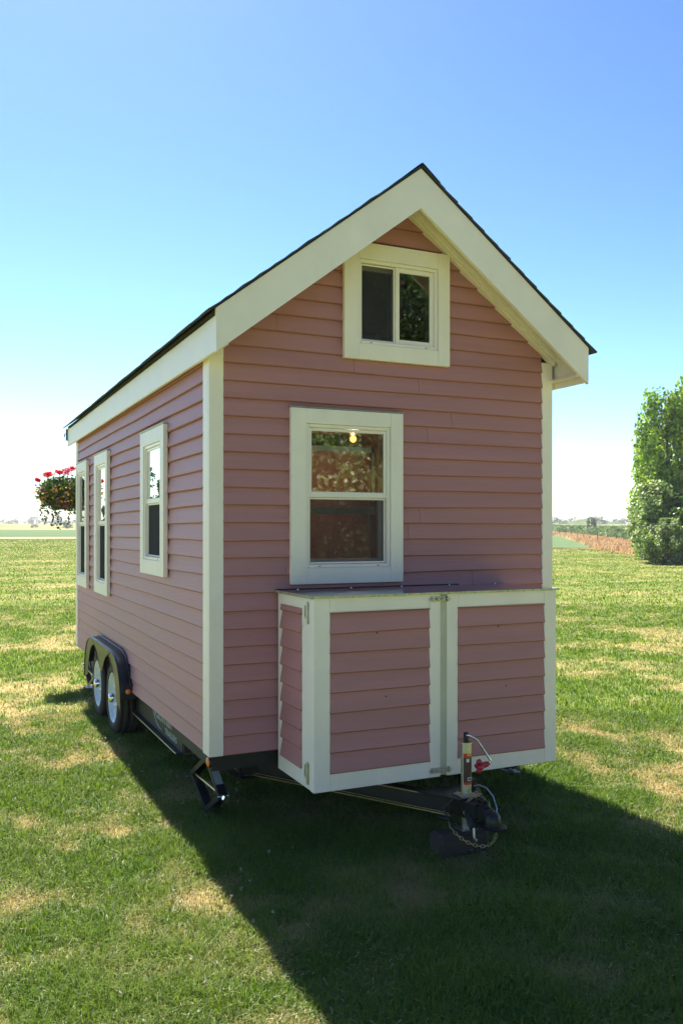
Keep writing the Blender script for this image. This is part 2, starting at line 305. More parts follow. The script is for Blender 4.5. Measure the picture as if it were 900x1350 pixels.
# ------------------------------------------------------------------ house
W_, LEN = 2.5, 5.5457
ZB = .46                       # underside of the walls
SL = .764                      # roof slope
EXP = .1061
def subtract(iv, a, b):
    out = []
    for p, q in iv:
        if b <= p or a >= q: out.append((p, q)); continue
        if a > p: out.append((p, a))
        if b < q: out.append((b, q))
    return out
def siding(mb, org, U, Nn, lo, hi, z0, z1, exp=EXP, holes=(), out=.024, seed=1, mi=0, zref=None):
    """overlapping tilted boards; lo/hi give the ends of a board at a height; holes are (u0,u1,z0,z1)"""
    org, U, Nn = Vector(org), Vector(U), Vector(Nn); rg = random.Random(seed); k = 0
    P = lambda u, z, p: org+U*u+Vector((0, 0, z-org.z))+Nn*p
    while z0+k*exp < z1-.004:
        za = z0+k*exp; zb = min(za+exp, z1); th = out*rg.uniform(.93, 1.07); ph = rg.uniform(0, 9); jr = rg.uniform(.12, .88); am = rg.uniform(.0010, .0042); k += 1
        wav = lambda u: am*math.sin(u*1.9+ph)+am*.6*math.sin(u*4.3+ph*2)
        prof = lambda z: .003+(th-.003)*max(0, (1-(z-za)/exp))
        zs = sorted({za, zb} | {h[2] for h in holes if za < h[2] < zb} | {h[3] for h in holes if za < h[3] < zb})
        for _ in range(rg.choice([0, 0, 1, 2]) if hi(z0)-lo(z0) > .5 else 0):
            ku = rg.uniform(lo(z0)+.1, hi(z0)-.1); kz = za+rg.uniform(.02, .08)
            if not any(h[0]-.12 < ku < h[1]+.12 and h[2]-.12 < kz < h[3]+.12 for h in holes) and lo(kz)+.05 < ku < hi(kz)-.05 and kz < z1-.02:
                c = P(ku, kz, prof(kz)+.0006); rr = rg.uniform(.003, .006); mb.add([c+U*math.cos(t*PI/4)*rr+Vector((0, 0, math.sin(t*PI/4)*rr*.7)) for t in range(8)], [list(range(8))], mi+1)
        for a, b in zip(zs, zs[1:]):
            iv = [(lo(a), hi(a))]; iv2 = {}
            for h in holes:
                if h[2] <= a+1e-6 and h[3] >= b-1e-6: iv = subtract(iv, h[0], h[1])
            jt = jr*(hi(z0)-lo(z0))+lo(z0)
            if hi(z0)-lo(z0) > 1.2 and k % 3 != 0: iv = subtract(iv, jt, jt+.0022)
            for p, q in iv:
                n = max(1, int((q-p)/.35)); us = [p+(q-p)*i/n for i in range(n+1)]
                sl0, sl1 = (lo(b)-lo(a) if abs(p-lo(a)) < 1e-6 else 0), (hi(b)-hi(a) if abs(q-hi(a)) < 1e-6 else 0)
                ub = [p+sl0+((q+sl1)-(p+sl0))*i/n for i in range(n+1)]
                if ub[-1]-ub[0] < .01: continue
                ba = a == za; top = b+.012 if b == zb and zb < z1 else b
                wv = [wav(u) if ba else 0 for u in us]
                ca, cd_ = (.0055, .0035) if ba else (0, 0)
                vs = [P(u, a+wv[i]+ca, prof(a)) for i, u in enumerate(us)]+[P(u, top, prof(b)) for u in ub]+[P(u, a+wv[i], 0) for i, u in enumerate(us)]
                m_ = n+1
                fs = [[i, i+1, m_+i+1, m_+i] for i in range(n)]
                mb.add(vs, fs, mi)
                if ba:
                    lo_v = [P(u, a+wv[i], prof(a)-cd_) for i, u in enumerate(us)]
                    mb.add(vs[:m_]+lo_v, [[m_+i, m_+i+1, i+1, i] for i in range(n)], mi+1)  # chamfer strip in the darker pink draws the lap's shade line
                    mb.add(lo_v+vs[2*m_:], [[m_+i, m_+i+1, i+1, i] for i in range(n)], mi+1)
                for e, (i0, i1) in ((-1, (0, m_)), (1, (n, 2*m_-1))):   # board ends
                    mb.add([vs[i0], vs[i1], P(ub[0 if e < 0 else -1], b, 0), P(us[0 if e < 0 else -1], a, 0)], [[0, 1, 2, 3] if e < 0 else [3, 2, 1, 0]], mi)
house = empty('tiny_house', (1.25, 2.7, 0))
tag(house, 'pink clapboard tiny house on a tandem axle trailer with cream trim and gable roof', 'tiny house')
HP = lambda mb, name, mat, par=None: mb.build(name, mat, par or house)
wtop = lambda x: 3.935-SL*abs(x-1.25)          # top line of the gable wall
LW = (.597, 1.207, 1.55, 2.467)                # openings: lower front, loft
UW = (.955, 1.558, 2.969, 3.53)
SW = [(1.136, 1.71, 1.565, 2.44), (3.395, 3.94, 1.275, 2.44), (4.66, 5.235, 1.275, 2.44)]
xlo = lambda z: max(.088, 1.25-(3.935-z)/SL); xhi = lambda z: min(2.412, 1.25+(3.935-z)/SL)
m = MB(); siding(m, (0, .022, ZB), (1, 0, 0), (0, -1, 0), xlo, xhi, ZB, 3.93, holes=[LW, UW], seed=3)
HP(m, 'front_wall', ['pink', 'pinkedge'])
# wheel wells are cut out of the long walls
def wells(z): return None
arch = []
for k in range(4):
    za = ZB+k*EXP
    if za < .74:
        pass
_pz = [.30, .44, .53, .605, .665, .705, .730, .741, .745]; _ph = [.99, .975, .94, .89, .82, .74, .63, .52, 0]
for k in range(18):
    a_, b_ = ZB+k*.016, ZB+(k+1)*.016
    if a_ < .742: hw = float(np.interp((a_+b_)/2, _pz, _ph))+.006; arch.append((3.265-hw, 3.265+hw, a_, b_))
m = MB(); siding(m, (.022, 0, ZB), (0, 1, 0), (-1, 0, 0), lambda z: .128, lambda z: LEN-.12, ZB, 2.84, holes=SW+arch, seed=5)
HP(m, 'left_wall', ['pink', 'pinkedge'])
m = MB(); siding(m, (W_-.022, 0, ZB), (0, 1, 0), (1, 0, 0), lambda z: .12, lambda z: LEN-.12, ZB, 2.84, holes=arch, seed=6)
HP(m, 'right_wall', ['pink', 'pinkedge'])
m = MB(); siding(m, (0, LEN-.022, ZB), (1, 0, 0), (0, 1, 0), xlo, xhi, ZB, 3.93, seed=7)
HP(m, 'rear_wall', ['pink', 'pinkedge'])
# inner skins (pine) with the same openings
def skin(mb, mk, u0, u1, zlo, ztop, holes):
    """mk(u,z) -> point; ztop(u) -> height"""
    us = sorted({u0, u1} | {h[0] for h in holes} | {h[1] for h in holes} | ({1.25} if u0 < 1.25 < u1 and ztop(1.25) > ztop(u0)+.01 else set()))
    for a, b in zip(us, us[1:]):
        zs = [(zlo, None)]; hs = sorted([h for h in holes if h[0] <= a+1e-6 and h[1] >= b-1e-6], key=lambda h: h[2]); z = zlo
        for h in hs: mb.add([mk(a, z), mk(b, z), mk(b, h[2]), mk(a, h[2])], [[0, 1, 2, 3]]); z = h[3]
        mb.add([mk(a, z), mk(b, z), mk(b, ztop(b)), mk(a, ztop(a))], [[0, 1, 2, 3]])
m = MB()
skin(m, lambda u, z: (u, .115, z), .115, W_-.115, .58, lambda u: 3.86-SL*abs(u-1.25), [LW, UW])
skin(m, lambda u, z: (.115, u, z), .115, LEN-.115, .58, lambda u: 2.99, SW)
skin(m, lambda u, z: (W_-.115, u, z), .115, LEN-.115, .58, lambda u: 2.99, [])
skin(m, lambda u, z: (u, LEN-.115, z), .115, W_-.115, .58, lambda u: 3.86-SL*abs(u-1.25), [])
for s in (0, 1):
    x1 = .115 if s == 0 else W_-.115
    m.add([(x1, .115, 2.99), (1.25, .115, 3.86), (1.25, LEN-.115, 3.86), (x1, LEN-.115, 2.99)], [[0, 1, 2, 3]])
for y in (2.62,):                                # partition with a doorway
    m.box((.13, y, .6), (.72, y+.06, 2.60), bev=.004); m.box((1.42, y, .6), (2.37, y+.06, 2.60), bev=.004); m.box((.72, y, 2.46), (1.42, y+.06, 2.60), bev=.004)
    m.box((.66, y-.02, .6), (.72, y-.001, 2.5), bev=.004); m.box((1.42, y-.02, .6), (1.49, y-.001, 2.5), bev=.004)
HP(m, 'interior_lining', 'pine')
m = MB(); m.box((.72, 2.66, .6), (1.42, 2.70, 2.45), bev=.004); HP(m, 'interior_door', 'door_in')
m = MB(); m.box((.02, .02, .50), (W_-.02, LEN-.02, .58), bev=.003); HP(m, 'floor', 'pine')
m = MB(); m.box((.12, .12, 2.66), (W_-.12, 2.2, 2.74), bev=.003); HP(m, 'loft_floor', 'pine'); m = MB(); m.box((.12, 3.9, 2.66), (W_-.12, LEN-.12, 2.74), bev=.003); HP(m, 'loft_floor', 'pine')
m = MB(); m.box((.28, .20, 2.75), (1.1, 1.5, 2.92), bev=.04); HP(m, 'mattress', 'door_in')
lamp = MB(); lamp.lathe([(0, .001), (0, .07), (-.015, .07), (-.02, .03), (-.05, .028), (-.06, .001)], (1.58, 1.35, 2.60), (0, 0, 1), 16)
lamp = HP(lamp, 'ceiling_lamp', 'brass')
m = MB(); m.lathe([(-.04, .001), (-.045, .016), (-.065, .026), (-.09, .022), (-.102, .001)], (1.58, 1.35, 2.60), (0, 0, 1), 14); HP(m, 'bulb', 'bulb', lamp)

ll = bpy.data.lights.new('lamp_glow', 'POINT'); ll.energy = 10; ll.color = (1, .72, .50); ll.shadow_soft_size = .04
lo_ = bpy.data.objects.new('lamp_glow', ll); COL.objects.link(lo_); lo_.location = (1.58, 1.35, 2.42)
# corner boards
for sx in (0, 1):
    for sy in (0, 1):
        m = MB(); top = 2.975 if True else 0
        x0 = 0 if sx == 0 else W_; y0 = 0 if sy == 0 else LEN; qx = 1 if sx == 0 else -1; qy = 1 if sy == 0 else -1
        m.box((x0, y0, ZB-.004), (x0+qx*.090, y0+qy*.024, top), bev=.003)
        m.box((x0, y0+qy*.0255, ZB-.004), (x0+qx*.024, y0+qy*.132, 2.83), bev=.003)
        HP(m, 'corner_board', 'cream')
# frieze boards under the rake, on both gables
def slope_board(mb, y0, y1, c0, c1, xa, xb, side, mi=0, bev=.002, plumb=True):
    """board along the roof slope between the lines z=c0-SL*d and z=c1-SL*d, d from xa to xb"""
    s = -1 if side == 0 else 1
    pts = [(1.25+s*xa, y0, c0-SL*xa), (1.25+s*xb, y0, c0-SL*xb), (1.25+s*xb, y0, c1-SL*xb), (1.25+s*xa, y0, c1-SL*xa)]
    mb.prism(pts, (0, y1-y0, 0), mi, bev)
for yy, q in ((0, -1), (LEN, 1)):
    for s in (0, 1):
        m = MB(); slope_board(m, yy+q*.034, yy-q*.02, 3.906, 3.975, 0.001, 1.248, s); HP(m, 'frieze_board', 'cream')
# rake soffits
for yy, q in ((0, -1), (LEN, 1)):
    for s in (0, 1):
        m = MB(); slope_board(m, yy+q*.036, yy+q*.2945, 3.965, 3.985, .001, 1.285, s)
        sg = -1 if s == 0 else 1
        slope_board(m, yy+q*.262, yy+q*.2935, 3.925, 3.9635, .001, 1.285, s)
        slope_board(m, yy+q*.0365, yy+q*.062, 3.925, 3.9635, .001, 1.285, s)
        sf = HP(m, 'rake_soffit', 'cream')
        for k in range(13 if q < 0 and s == 1 else 0):
            n = MB(); dd = .12+k*.088; x = 1.25+sg*dd; n.tube([(x, yy+q*.255, 3.962-SL*dd), (x+sg*.03, yy+q*.25, 3.957-SL*(dd+.03)), (x+sg*.034, yy+q*.225, 3.961-SL*(dd+.034))], .006, 5)
            HP(n, 'soffit_clip', 'blackdull', sf)
# bargeboards
for yy, q in ((0, -1), (LEN, 1)):
    for s in (0, 1):
        m = MB(); slope_board(m, yy+q*.2955, yy+q*.3185, 3.778, 4.022, 0.0, 1.30, s, bev=0); HP(m, 'bargeboard', 'cream')
# eave fascias and small flat soffits
for s in (0, 1):
    m = MB(); x0, x1 = (-.047, -.025) if s == 0 else (W_+.047, W_+.025)
    m.box((x0, -.293, 2.795), (x1, LEN+.293, 2.993), bev=.0025); HP(m, 'fascia', 'cream')
    m = MB(); xa, xb = (-.0235, .03) if s == 0 else (W_+.0235, W_-.03)
    m.box((xa, -.292, 2.835), (xb, LEN+.292, 2.852), bev=.001); HP(m, 'eave_soffit', 'cream')
# roof deck and shingles
roof = MB()
for s in (0, 1):
    sg = -1 if s == 0 else 1
    pts = [(1.25, -.29, 3.99), (1.25+sg*1.29, -.29, 3.99-SL*1.29), (1.25+sg*1.29, -.29, 4.018-SL*1.29), (1.25, -.29, 4.018)]
    roof.prism(pts, (0, LEN+.58, 0), 0, 0)
    c = 1/math.sqrt(1+SL*SL); slen = 1.345/c; rg = random.Random(40+s); k = 0; ex = .125
    T = Vector((sg*c, 0, -SL*c)); Nn = Vector((sg*SL*c, 0, c)); o = Vector((1.25, 0, 4.026))
    nc = int(slen/ex)+1
    for k in range(nc):
        d1 = slen-k*ex; d0 = max(0, d1-ex-.02)
        y = -.335-rg.random()*.002
        while y < LEN+.335:
            y1 = min(LEN+.338, y+rg.choice([.16, .2, .3, .33])); e = rg.uniform(-.006, .010); th = rg.uniform(.008, .012); end = d1+e
            lift0 = .003; lift1 = .006
            a, b = y+.001, y1-.002
            v = [o+T*d0+Nn*lift0+Vector((0, a, 0)), o+T*d0+Nn*lift0+Vector((0, b, 0)), o+T*end+Nn*lift1+Vector((0, b, 0)), o+T*end+Nn*lift1+Vector((0, a, 0))]
            v += [p+Nn*th*(.5 if i < 2 else 1) for i, p in enumerate(v)]
            roof.add(v, [[0, 3, 2, 1], [4, 5, 6, 7], [0, 1, 5, 4], [1, 2, 6, 5], [2, 3, 7, 6], [3, 0, 4, 7]], 0); y = y1
for k in range(24):                                 # ridge caps
    y0 = -.337+k*.262; y1 = min(y0+.285, LEN+.338); z = 4.048+.004*(k % 2)
    if y1-y0 < .02: continue
    roof.add([(1.25-.13, y0, z-.13*SL), (1.25-.02, y0, z+.002-.02*SL+.004), (1.25, y0, z+.004), (1.25+.02, y0, z+.006-.02*SL), (1.25+.13, y0, z-.13*SL),
              (1.25-.13, y1, z-.13*SL-.004), (1.25-.02, y1, z-.002-.02*SL+.002), (1.25, y1, z), (1.25+.02, y1, z-.02*SL), (1.25+.13, y1, z-.13*SL-.004)],
             [[0, 1, 6, 5], [1, 2, 7, 6], [2, 3, 8, 7], [3, 4, 9, 8]], 0)
HP(roof, 'roof', ['shingle', 'pine'])

# windows.  frame in a local (u, depth outwards, z) system
def window(name_mk, U, out_n, org, tu0, tu1, tz0, tz1, ou0, ou1, oz0, oz1, kind, head=True):
    U, Nn, org = Vector(U), Vector(out_n), Vector(org)
    def bx(mb, u0, u1, p0, p1, z0, z1, mi=0, bev=.002):
        a = org+U*u0+Nn*p0; b = org+U*u1+Nn*p1; mb.box((a.x, a.y, z0), (b.x, b.y, z1), mi, bev)
    T = .029
    win = MB()
    bx(win, tu0, ou0-.0005, -.004, T, tz0, tz1); bx(win, ou1+.0005, tu1, -.004, T, tz0, tz1)
    bx(win, ou0, ou1, -.004, T-.001, oz1, tz1); bx(win, ou0, ou1, -.004, T-.001, tz0, oz0)
    win = HP(win, 'window', 'cream')
    if head:
        f = MB(); bx(f, tu0-.006, tu1+.006, -.004, T+.006, tz1+.001, tz1+.008); HP(f, 'head_flashing', 'zinc', win)
    fr = MB(); fw = .022; g = .001
    bx(fr, ou0+g, ou0+fw, -.12, .018, oz0+g, oz1-g, 0, .003); bx(fr, ou1-fw, ou1-g, -.12, .018, oz0+g, oz1-g, 0, .003)
    bx(fr, ou0+fw, ou1-fw, -.12, .0175, oz1-fw, oz1-g, 0, .003); bx(fr, ou0+fw, ou1-fw, -.12, .022, oz0+g, oz0+fw, 0, .003)
    for uu in (ou0+.09, ou1-.09): bx(fr, uu-.008, uu+.008, .0221, .0235, oz0+.008, oz0+.012, 1, .0005)
    HP(fr, 'frame', ['vinyl', 'blackdull'], win)
    a, b = ou0+fw+.001, ou1-fw-.001; c, d_ = oz0+fw+.001, oz1-fw-.001
    def sash(u0, u1, z0, z1, p, w, scr=False, deep=.028, botw=None):
        s = MB(); bw = botw or w
        bx(s, u0, u0+w, p-deep, p, z0, z1, 0, .003); bx(s, u1-w, u1, p-deep, p, z0, z1, 0, .003)
        bx(s, u0+w, u1-w, p-deep, p-.0005, z1-w, z1, 0, .003); bx(s, u0+w, u1-w, p-deep, p-.0005, z0, z0+bw, 0, .003)
        so_ = HP(s, 'sash', 'vinyl', win)
        gl = MB(); q0 = org+U*(u0+w-.004)+Nn*(p-.007); q1 = org+U*(u1-w+.004)+Nn*(p-.007)
        gl.add([(q0.x, q0.y, z0+bw-.004), (q1.x, q1.y, z0+bw-.004), (q1.x, q1.y, z1-w+.004), (q0.x, q0.y, z1-w+.004)], [[0, 1, 2, 3]])
        HP(gl, 'pane', 'glass', win)
    def screen(u0, u1, z0, z1, p):
        s = MB()
        e = .010
        bx(s, u0, u0+e, p-.006, p, z0, z1, 0, .001); bx(s, u1-e, u1, p-.006, p, z0, z1, 0, .001); bx(s, u0+e, u1-e, p-.006, p, z0, z0+e, 0, .001); bx(s, u0+e, u1-e, p-.006, p, z1-e, z1, 0, .001)
        q0 = org+U*(u0+e)+Nn*(p-.003); q1 = org+U*(u1-e)+Nn*(p-.003)
        s.add([(q0.x, q0.y, z0+e), (q1.x, q1.y, z0+e), (q1.x, q1.y, z1-e), (q0.x, q0.y, z1-e)], [[0, 1, 2, 3]], 1)
        HP(s, 'insect_screen', ['vinyl', 'screen'], win)
    if kind == 'hung':
        zm = oz0+(oz1-oz0)*.495
        sash(a, b, zm-.004, d_, .008, .020, botw=.036)
        sash(a, b, c, zm+.022, -.048, .030)
        screen(a+.004, b-.004, c+.002, zm-.006, -.004)
    elif kind == 'slider':
        um = (a+b)/2
        sash(um-.016, b, c, d_, .004, .030)
        sash(a, um+.012, c, d_, -.048, .030)
        screen(a+.004, um-.018, c+.003, d_-.003, -.004)
    return win
wl = window(0, (1, 0, 0), (0, -1, 0), (0, 0, 0), .508, 1.284, 1.463, 2.548, LW[0]+.012, LW[1]-.012, LW[2]+.012, LW[3]-.012, 'hung')
wu = window(0, (1, 0, 0), (0, -1, 0), (0, 0, 0), .865, 1.636, 2.88, 3.622, UW[0]+.01, UW[1]-.01, UW[2]+.01, UW[3]-.01, 'slider', head=False)
for (a, b, c, d2), (ta, tb, tc_, td) in zip(SW, [(1.036, 1.81, 1.467, 2.538), (3.295, 4.04, 1.175, 2.538), (4.56, 5.335, 1.175, 2.538)]):
    window(0, (0, 1, 0), (-1, 0, 0), (0, 0, 0), ta, tb, tc_, td, a+.01, b-.01, c+.01, d2-.01, 'hung')
m = MB(); m.box((.66, .118, 2.30), (1.15, .124, 2.335), bev=.001); m.box((.655, .118, 1.98), (.675, .124, 2.335), bev=.001); m.box((1.13, .118, 1.98), (1.15, .124, 2.335), bev=.001); m.box((.655, .118, 1.90), (1.15, .124, 1.945), bev=.001)  # pale bars forming an open frame just inside the lower front window
HP(m, 'pale_inner_bars', 'pale_bar')

# ------------------------------------------------------------------ storage cabinet over the tongue
BX0, BX1, BY, BZ0, BZ1 = .4257, 2.0732, -.5762, .352, 1.425
cab = MB()
cab.box((BX0+.03, BY+.03, BZ0+.02), (BX1-.03, -.004, BZ1-.02), 1, 0)
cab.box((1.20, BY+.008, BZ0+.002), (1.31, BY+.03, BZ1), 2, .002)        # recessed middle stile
for q, x in ((1, BX0), (-1, BX1)):
    cab.box((x, -.0205, BZ0), (x+q*.02, -.077, BZ1), 0, .002); cab.box((x, -.530, BZ0), (x+q*.02, -.404, BZ1), 0, .002)
    cab.box((x+q*.0004, -.4035, 1.352), (x+q*.0196, -.0775, BZ1), 0, .002); cab.box((x+q*.0004, -.4035, BZ0), (x+q*.0196, -.0775, .446), 0, .002)
    siding(cab, (x+q*.012, 0, .446), (0, 1, 0), (-q, 0, 0), lambda z: -.4035, lambda z: -.0775, .446, 1.352, .109, out=.023, seed=12, mi=3)
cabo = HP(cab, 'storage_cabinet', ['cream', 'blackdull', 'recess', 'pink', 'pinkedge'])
m = MB(); m.box((BX0-.012, BY-.014, BZ1+.003), (BX1+.014, -.006, BZ1+.008), 0, .001); m.box((BX0-.010, BY-.016, BZ1-.004), (BX1+.014, BY-.0145, BZ1+.0085), 1, .0008)
m.box((BX0-.0135, BY-.012, BZ1-.008), (BX0-.0122, -.006, BZ1+.008), 1, 0); m.box((BX0-.012, -.0058, BZ1+.002), (1.72, -.0035, BZ1+.013), 2, 0)
for k in range(5): m.lathe([(0, .006), (.004, .006), (.006, .001)], (.55+k*.36, -.03, BZ1+.0085), (0, 0, 1), 8, 0)
HP(m, 'metal_lid', ['lidmetal', 'lip', 'blackdull'], cabo)
for (a, b, pa, pb, wL, wR) in ((BX0, 1.231, .524, 1.159, 0, 0), (1.277, BX1, 1.351, 1.983, 0, 0)):
    m = MB(); y0, y1 = BY, BY+.026
    m.box((a, y0, BZ0-.003), (pa, y1, BZ1-.003), 0, .002); m.box((pb, y0, BZ0-.003), (b, y1, BZ1-.003), 0, .002)
    m.box((pa+.0004, y0+.0005, 1.339), (pb-.0004, y1, BZ1-.003), 0, .002); m.box((pa+.0004, y0+.0005, BZ0-.003), (pb-.0004, y1, .444), 0, .002)
    if a == BX0: m.box((a+.0005, y1+.0005, BZ0-.003), (a+.0205, -.5325, BZ1-.003), 0, .001)
    else: m.box((b-.0005, y1+.0005, BZ0-.003), (b-.0205, -.5325, BZ1-.003), 0, .001)
    siding(m, (0, BY+.016, .444), (1, 0, 0), (0, -1, 0), lambda z: pa, lambda z: pb, .444, 1.339, .1110, out=.023, seed=21+int(a*3), mi=2)
    for sx_, sz_ in ((.46, .86), (.55, .45)): m.lathe([(0, .005), (.001, .004), (.001, .0005)], (pa+(pb-pa)*sx_, BY+.0035, .444+.895*sz_), (0, -1, 0), 8, 1)
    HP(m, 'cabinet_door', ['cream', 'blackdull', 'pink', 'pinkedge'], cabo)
for z in (1.334, .440):
    for q, x in ((-1, BX0), (1, BX1)):
        m = MB(); xo = x+q*.0025
        m.prism([(x, -.4885, z-.035), (x, -.4885, z+.045), (x, -.448, z+.040), (x, -.445, z-.02), (x, -.462, z-.035)], (q*.0025, 0, 0), 0, 0)
        m.box((x, -.515, z-.06), (xo, -.4960, z+.058), 0, .0005)
        m.tube([(x+q*.006, -.492, z-.062), (x+q*.006, -.492, z+.062)], .0055, 10)
        for k in range(5): m.lathe([(0, .0035), (.001, .002), (.001, .0004)], (xo, -.506, z-.045+k*.022), (q, 0, 0), 6)
        HP(m, 'hinge', 'zinc', cabo)
for z, L_ in ((1.392, .10), (.388, .11)):
    m = MB(); m.box((1.165, BY-.003, z-.016), (1.165+L_, BY-.0005, z+.016), 0, .001)
    m.tube([(1.155, BY-.009, z), (1.165+L_+.025, BY-.009, z)], .0052, 10); m.box((1.165+L_+.006, BY-.016, z-.015), (1.165+L_+.018, BY+.0005, z+.015), 0, .001)
    for k in range(3): m.box((1.172+k*.035, BY-.0155, z-.009), (1.182+k*.035, BY-.003, z+.009), 0, .001)
    m.tube([(1.20, BY-.013, z), (1.20, BY-.022, z-.004)], .003, 6)
    HP(m, 'bolt_latch', 'zinc', cabo)

# ------------------------------------------------------------------ trailer frame and running gear
fr = MB()
def chan(mb, a, b, z0, z1, fl=.04, side=1, th=.006):
    """C channel from a to b (xy), web plus two flanges"""
    a, b = Vector((*a, 0)), Vector((*b, 0)); t = (b-a).normalized(); n = Vector((t.y, -t.x, 0))*side
    for (p0, p1, q0, q1) in ((0, th, z0, z1), (0, fl, z0, z0+th), (0, fl, z1-th, z1)):
        e = .0007 if p1 == th else 0
        mb.prism([a+n*p0+Vector((0, 0, q0+e)), a+n*p1+Vector((0, 0, q0+e)), a+n*p1+Vector((0, 0, q1-e)), a+n*p0+Vector((0, 0, q1-e))], (b-a), 0, 0)
chan(fr, (.10, LEN-.05), (.10, .98), .238, .44, .05, 1)            # outer rail left (> lettering)
chan(fr, (W_-.10, .98), (W_-.10, LEN-.05), .238, .44, .05, 1)
chan(fr, (.36, .44), (.36, LEN-.3), .19, .455, .06, -1); chan(fr, (W_-.36, .44), (W_-.36, LEN-.3), .19, .455, .06, 1)
chan(fr, (.33, .455), (W_-.33, .455), .185, .452, .06, 1)
for y in (1.2, 1.9, 4.4, 5.2): chan(fr, (.12, y), (W_-.12, y), .25, .44, .05, 1)
fr.box((.10, .955, .24), (.36, .975, .44), 0, .002); fr.box((W_-.36, .955, .24), (W_-.10, .975, .44), 0, .002)
fr.box((.02, .03, .445), (W_-.02, LEN-.03, .4985), 0, .003)
fr.box((.03, .05, .36), (W_-.03, .056, .446), 0, .001)             # front skirt plate
fr.box((.035, .057, .37), (.041, .96, .446), 0, .001)
chan(fr, (.36, .60), (1.215, -.80), .19, .290, .05, -1); chan(fr, (W_-.36, .60), (1.285, -.80), .19, .290, .05, 1)   # A frame
for y in (2.865, 3.665): fr.tube([(.12, y, .30), (W_-.12, y, .30)], .035, 10)
frame = HP(fr, 'trailer_frame', 'blackdull')
ed = MB()                                                           # worn bright edges of the flanges
def edge(a, b, h=.005, wd=.006):
    a, b = Vector(a), Vector(b); t = (b-a).normalized(); n = Vector((t.y, -t.x, 0)).normalized()
    ed.prism([a-n*wd, a+n*.001, a+n*.001+Vector((0, 0, h)), a-n*wd+Vector((0, 0, h))], b-a, 0, 0)
HP2 = []
def strip(a, b, r=.0035): ed.tube([a, b], r, 6)
o_ = Vector((-.042, -.032, 0))
strip((.31, .62, .193), (1.165, -.79, .193)); strip((.31+.01, .63, .205), (1.162, -.785, .205), .0018); strip((.60, .14, .288), (1.168, -.79, .288))
strip((.33, .449, .190), (1.2, .449, .190), .006); strip((.36, .449, .455), (1.2, .449, .455), .004)
strip((.0505, 1.0, .241), (.0505, LEN-.1, .241), .004); strip((.10, .952, .243), (.33, .952, .243), .006)
HP(ed, 'worn_flange_edge', 'brass', frame)
well = MB()
for x0, x1 in ((-.0, .27), (W_-.27, W_)):
    well = MB()
    well.box((x0+.03 if x0 < 1 else x0, 2.30, .752), (x1 if x0 < 1 else x1-.03, 4.23, .764), 0, .001)
    well.box((x1-.004 if x0 < 1 else x0, 2.30, .40), (x1 if x0 < 1 else x0+.004, 4.23, .751), 0, 0)
    for y in (2.302, 4.222): well.box((x0+.03 if x0 < 1 else x0, y, .40), (x1 if x0 < 1 else x1-.03, y+.006, .751), 0, 0)
    HP(well, 'wheel_well', 'blackdull')
# lettering on the rail (faded, hand painted look)
def lettering(txt, y_left, z, size, sx=1.0):
    cu = bpy.data.curves.new('lettering', 'FONT'); cu.body = txt; cu.size = size; cu.extrude = .0006; cu.align_x = 'LEFT'; cu.space_character = .95; cu.offset = .0012
    o = bpy.data.objects.new('lettering', cu); COL.objects.link(o); dg = bpy.context.evaluated_depsgraph_get(); me = bpy.data.meshes.new_from_object(o.evaluated_get(dg)); bpy.data.objects.remove(o)
    # text reads along -y when seen from the left: local x -> -y, local y -> +z
    for v in me.vertices: x, y, z_ = v.co; v.co = (.0932+z_*-1, y_left-x*sx, z+y)
    me.materials.clear(); me.materials.append(M['lettergrey']); return link('lettering', me, frame)
lettering('Kaufman', 1.86, .338, .125, 1.35); lettering('TRAILERS', 1.50, .272, .062, 1.45)
sw = MB(); sw.tube([(.0930, 1.93-.32*t, .425-.15*math.sin(t*PI/2)**.6 if t > 0 else .425) for t in [i/14 for i in range(15)]], [.002+.004*math.sin(PI*i/14) for i in range(15)], 6); HP(sw, 'logo_swoosh', 'lettergrey', frame)

def make_wheel(y, side):
    x = -.06 if side == 0 else W_+.06; q = 1 if side == 0 else -1          # outer face, axis inwards
    t = MB(); pr = [(.03, .205), (.006, .222), (0, .25), (.004, .285), (.020, .308), (.034, .318), (.034, .312), (.062, .3125), (.062, .320), (.095, .322), (.095, .314), (.11, .314), (.11, .322), (.145, .320), (.145, .313), (.168, .313), (.168, .318), (.185, .306), (.20, .27), (.20, .23), (.19, .205)]
    t.lathe(pr, (x, y, .312), (q, 0, 0), 56)
    return t
def rim(y, side):
    x = -.06 if side == 0 else W_+.06; q = 1 if side == 0 else -1
    t = MB(); t.lathe([(.012, .226), (.006, .216), (.010, .206), (.03, .200), (.045, .188), (.052, .165), (.040, .13), (.034, .10), (.038, .075), (.05, .06), (.05, .001)], (x, y, .312), (q, 0, 0), 48)
    for k in range(8):
        a = k*PI/4+.2; t.lathe([(.036, .011), (.024, .011), (.020, .007), (.020, .001)], (x, y+math.cos(a)*.088, .312+math.sin(a)*.088), (q, 0, 0), 8)
    return t
def hub(y, side):
    x = -.06 if side == 0 else W_+.06; q = 1 if side == 0 else -1
    t = MB(); t.lathe([(.05, .044), (-.005, .040), (-.02, .036), (-.026, .026), (-.028, .001)], (x, y, .312), (q, 0, 0), 20); return t
for side in (0, 1):
    for y in (2.865, 3.665):
        wo = HP(make_wheel(y, side), 'wheel', 'tyre'); HP(rim(y, side), 'rim', 'rim', wo); HP(hub(y, side), 'hub_cap', 'chrome', wo)
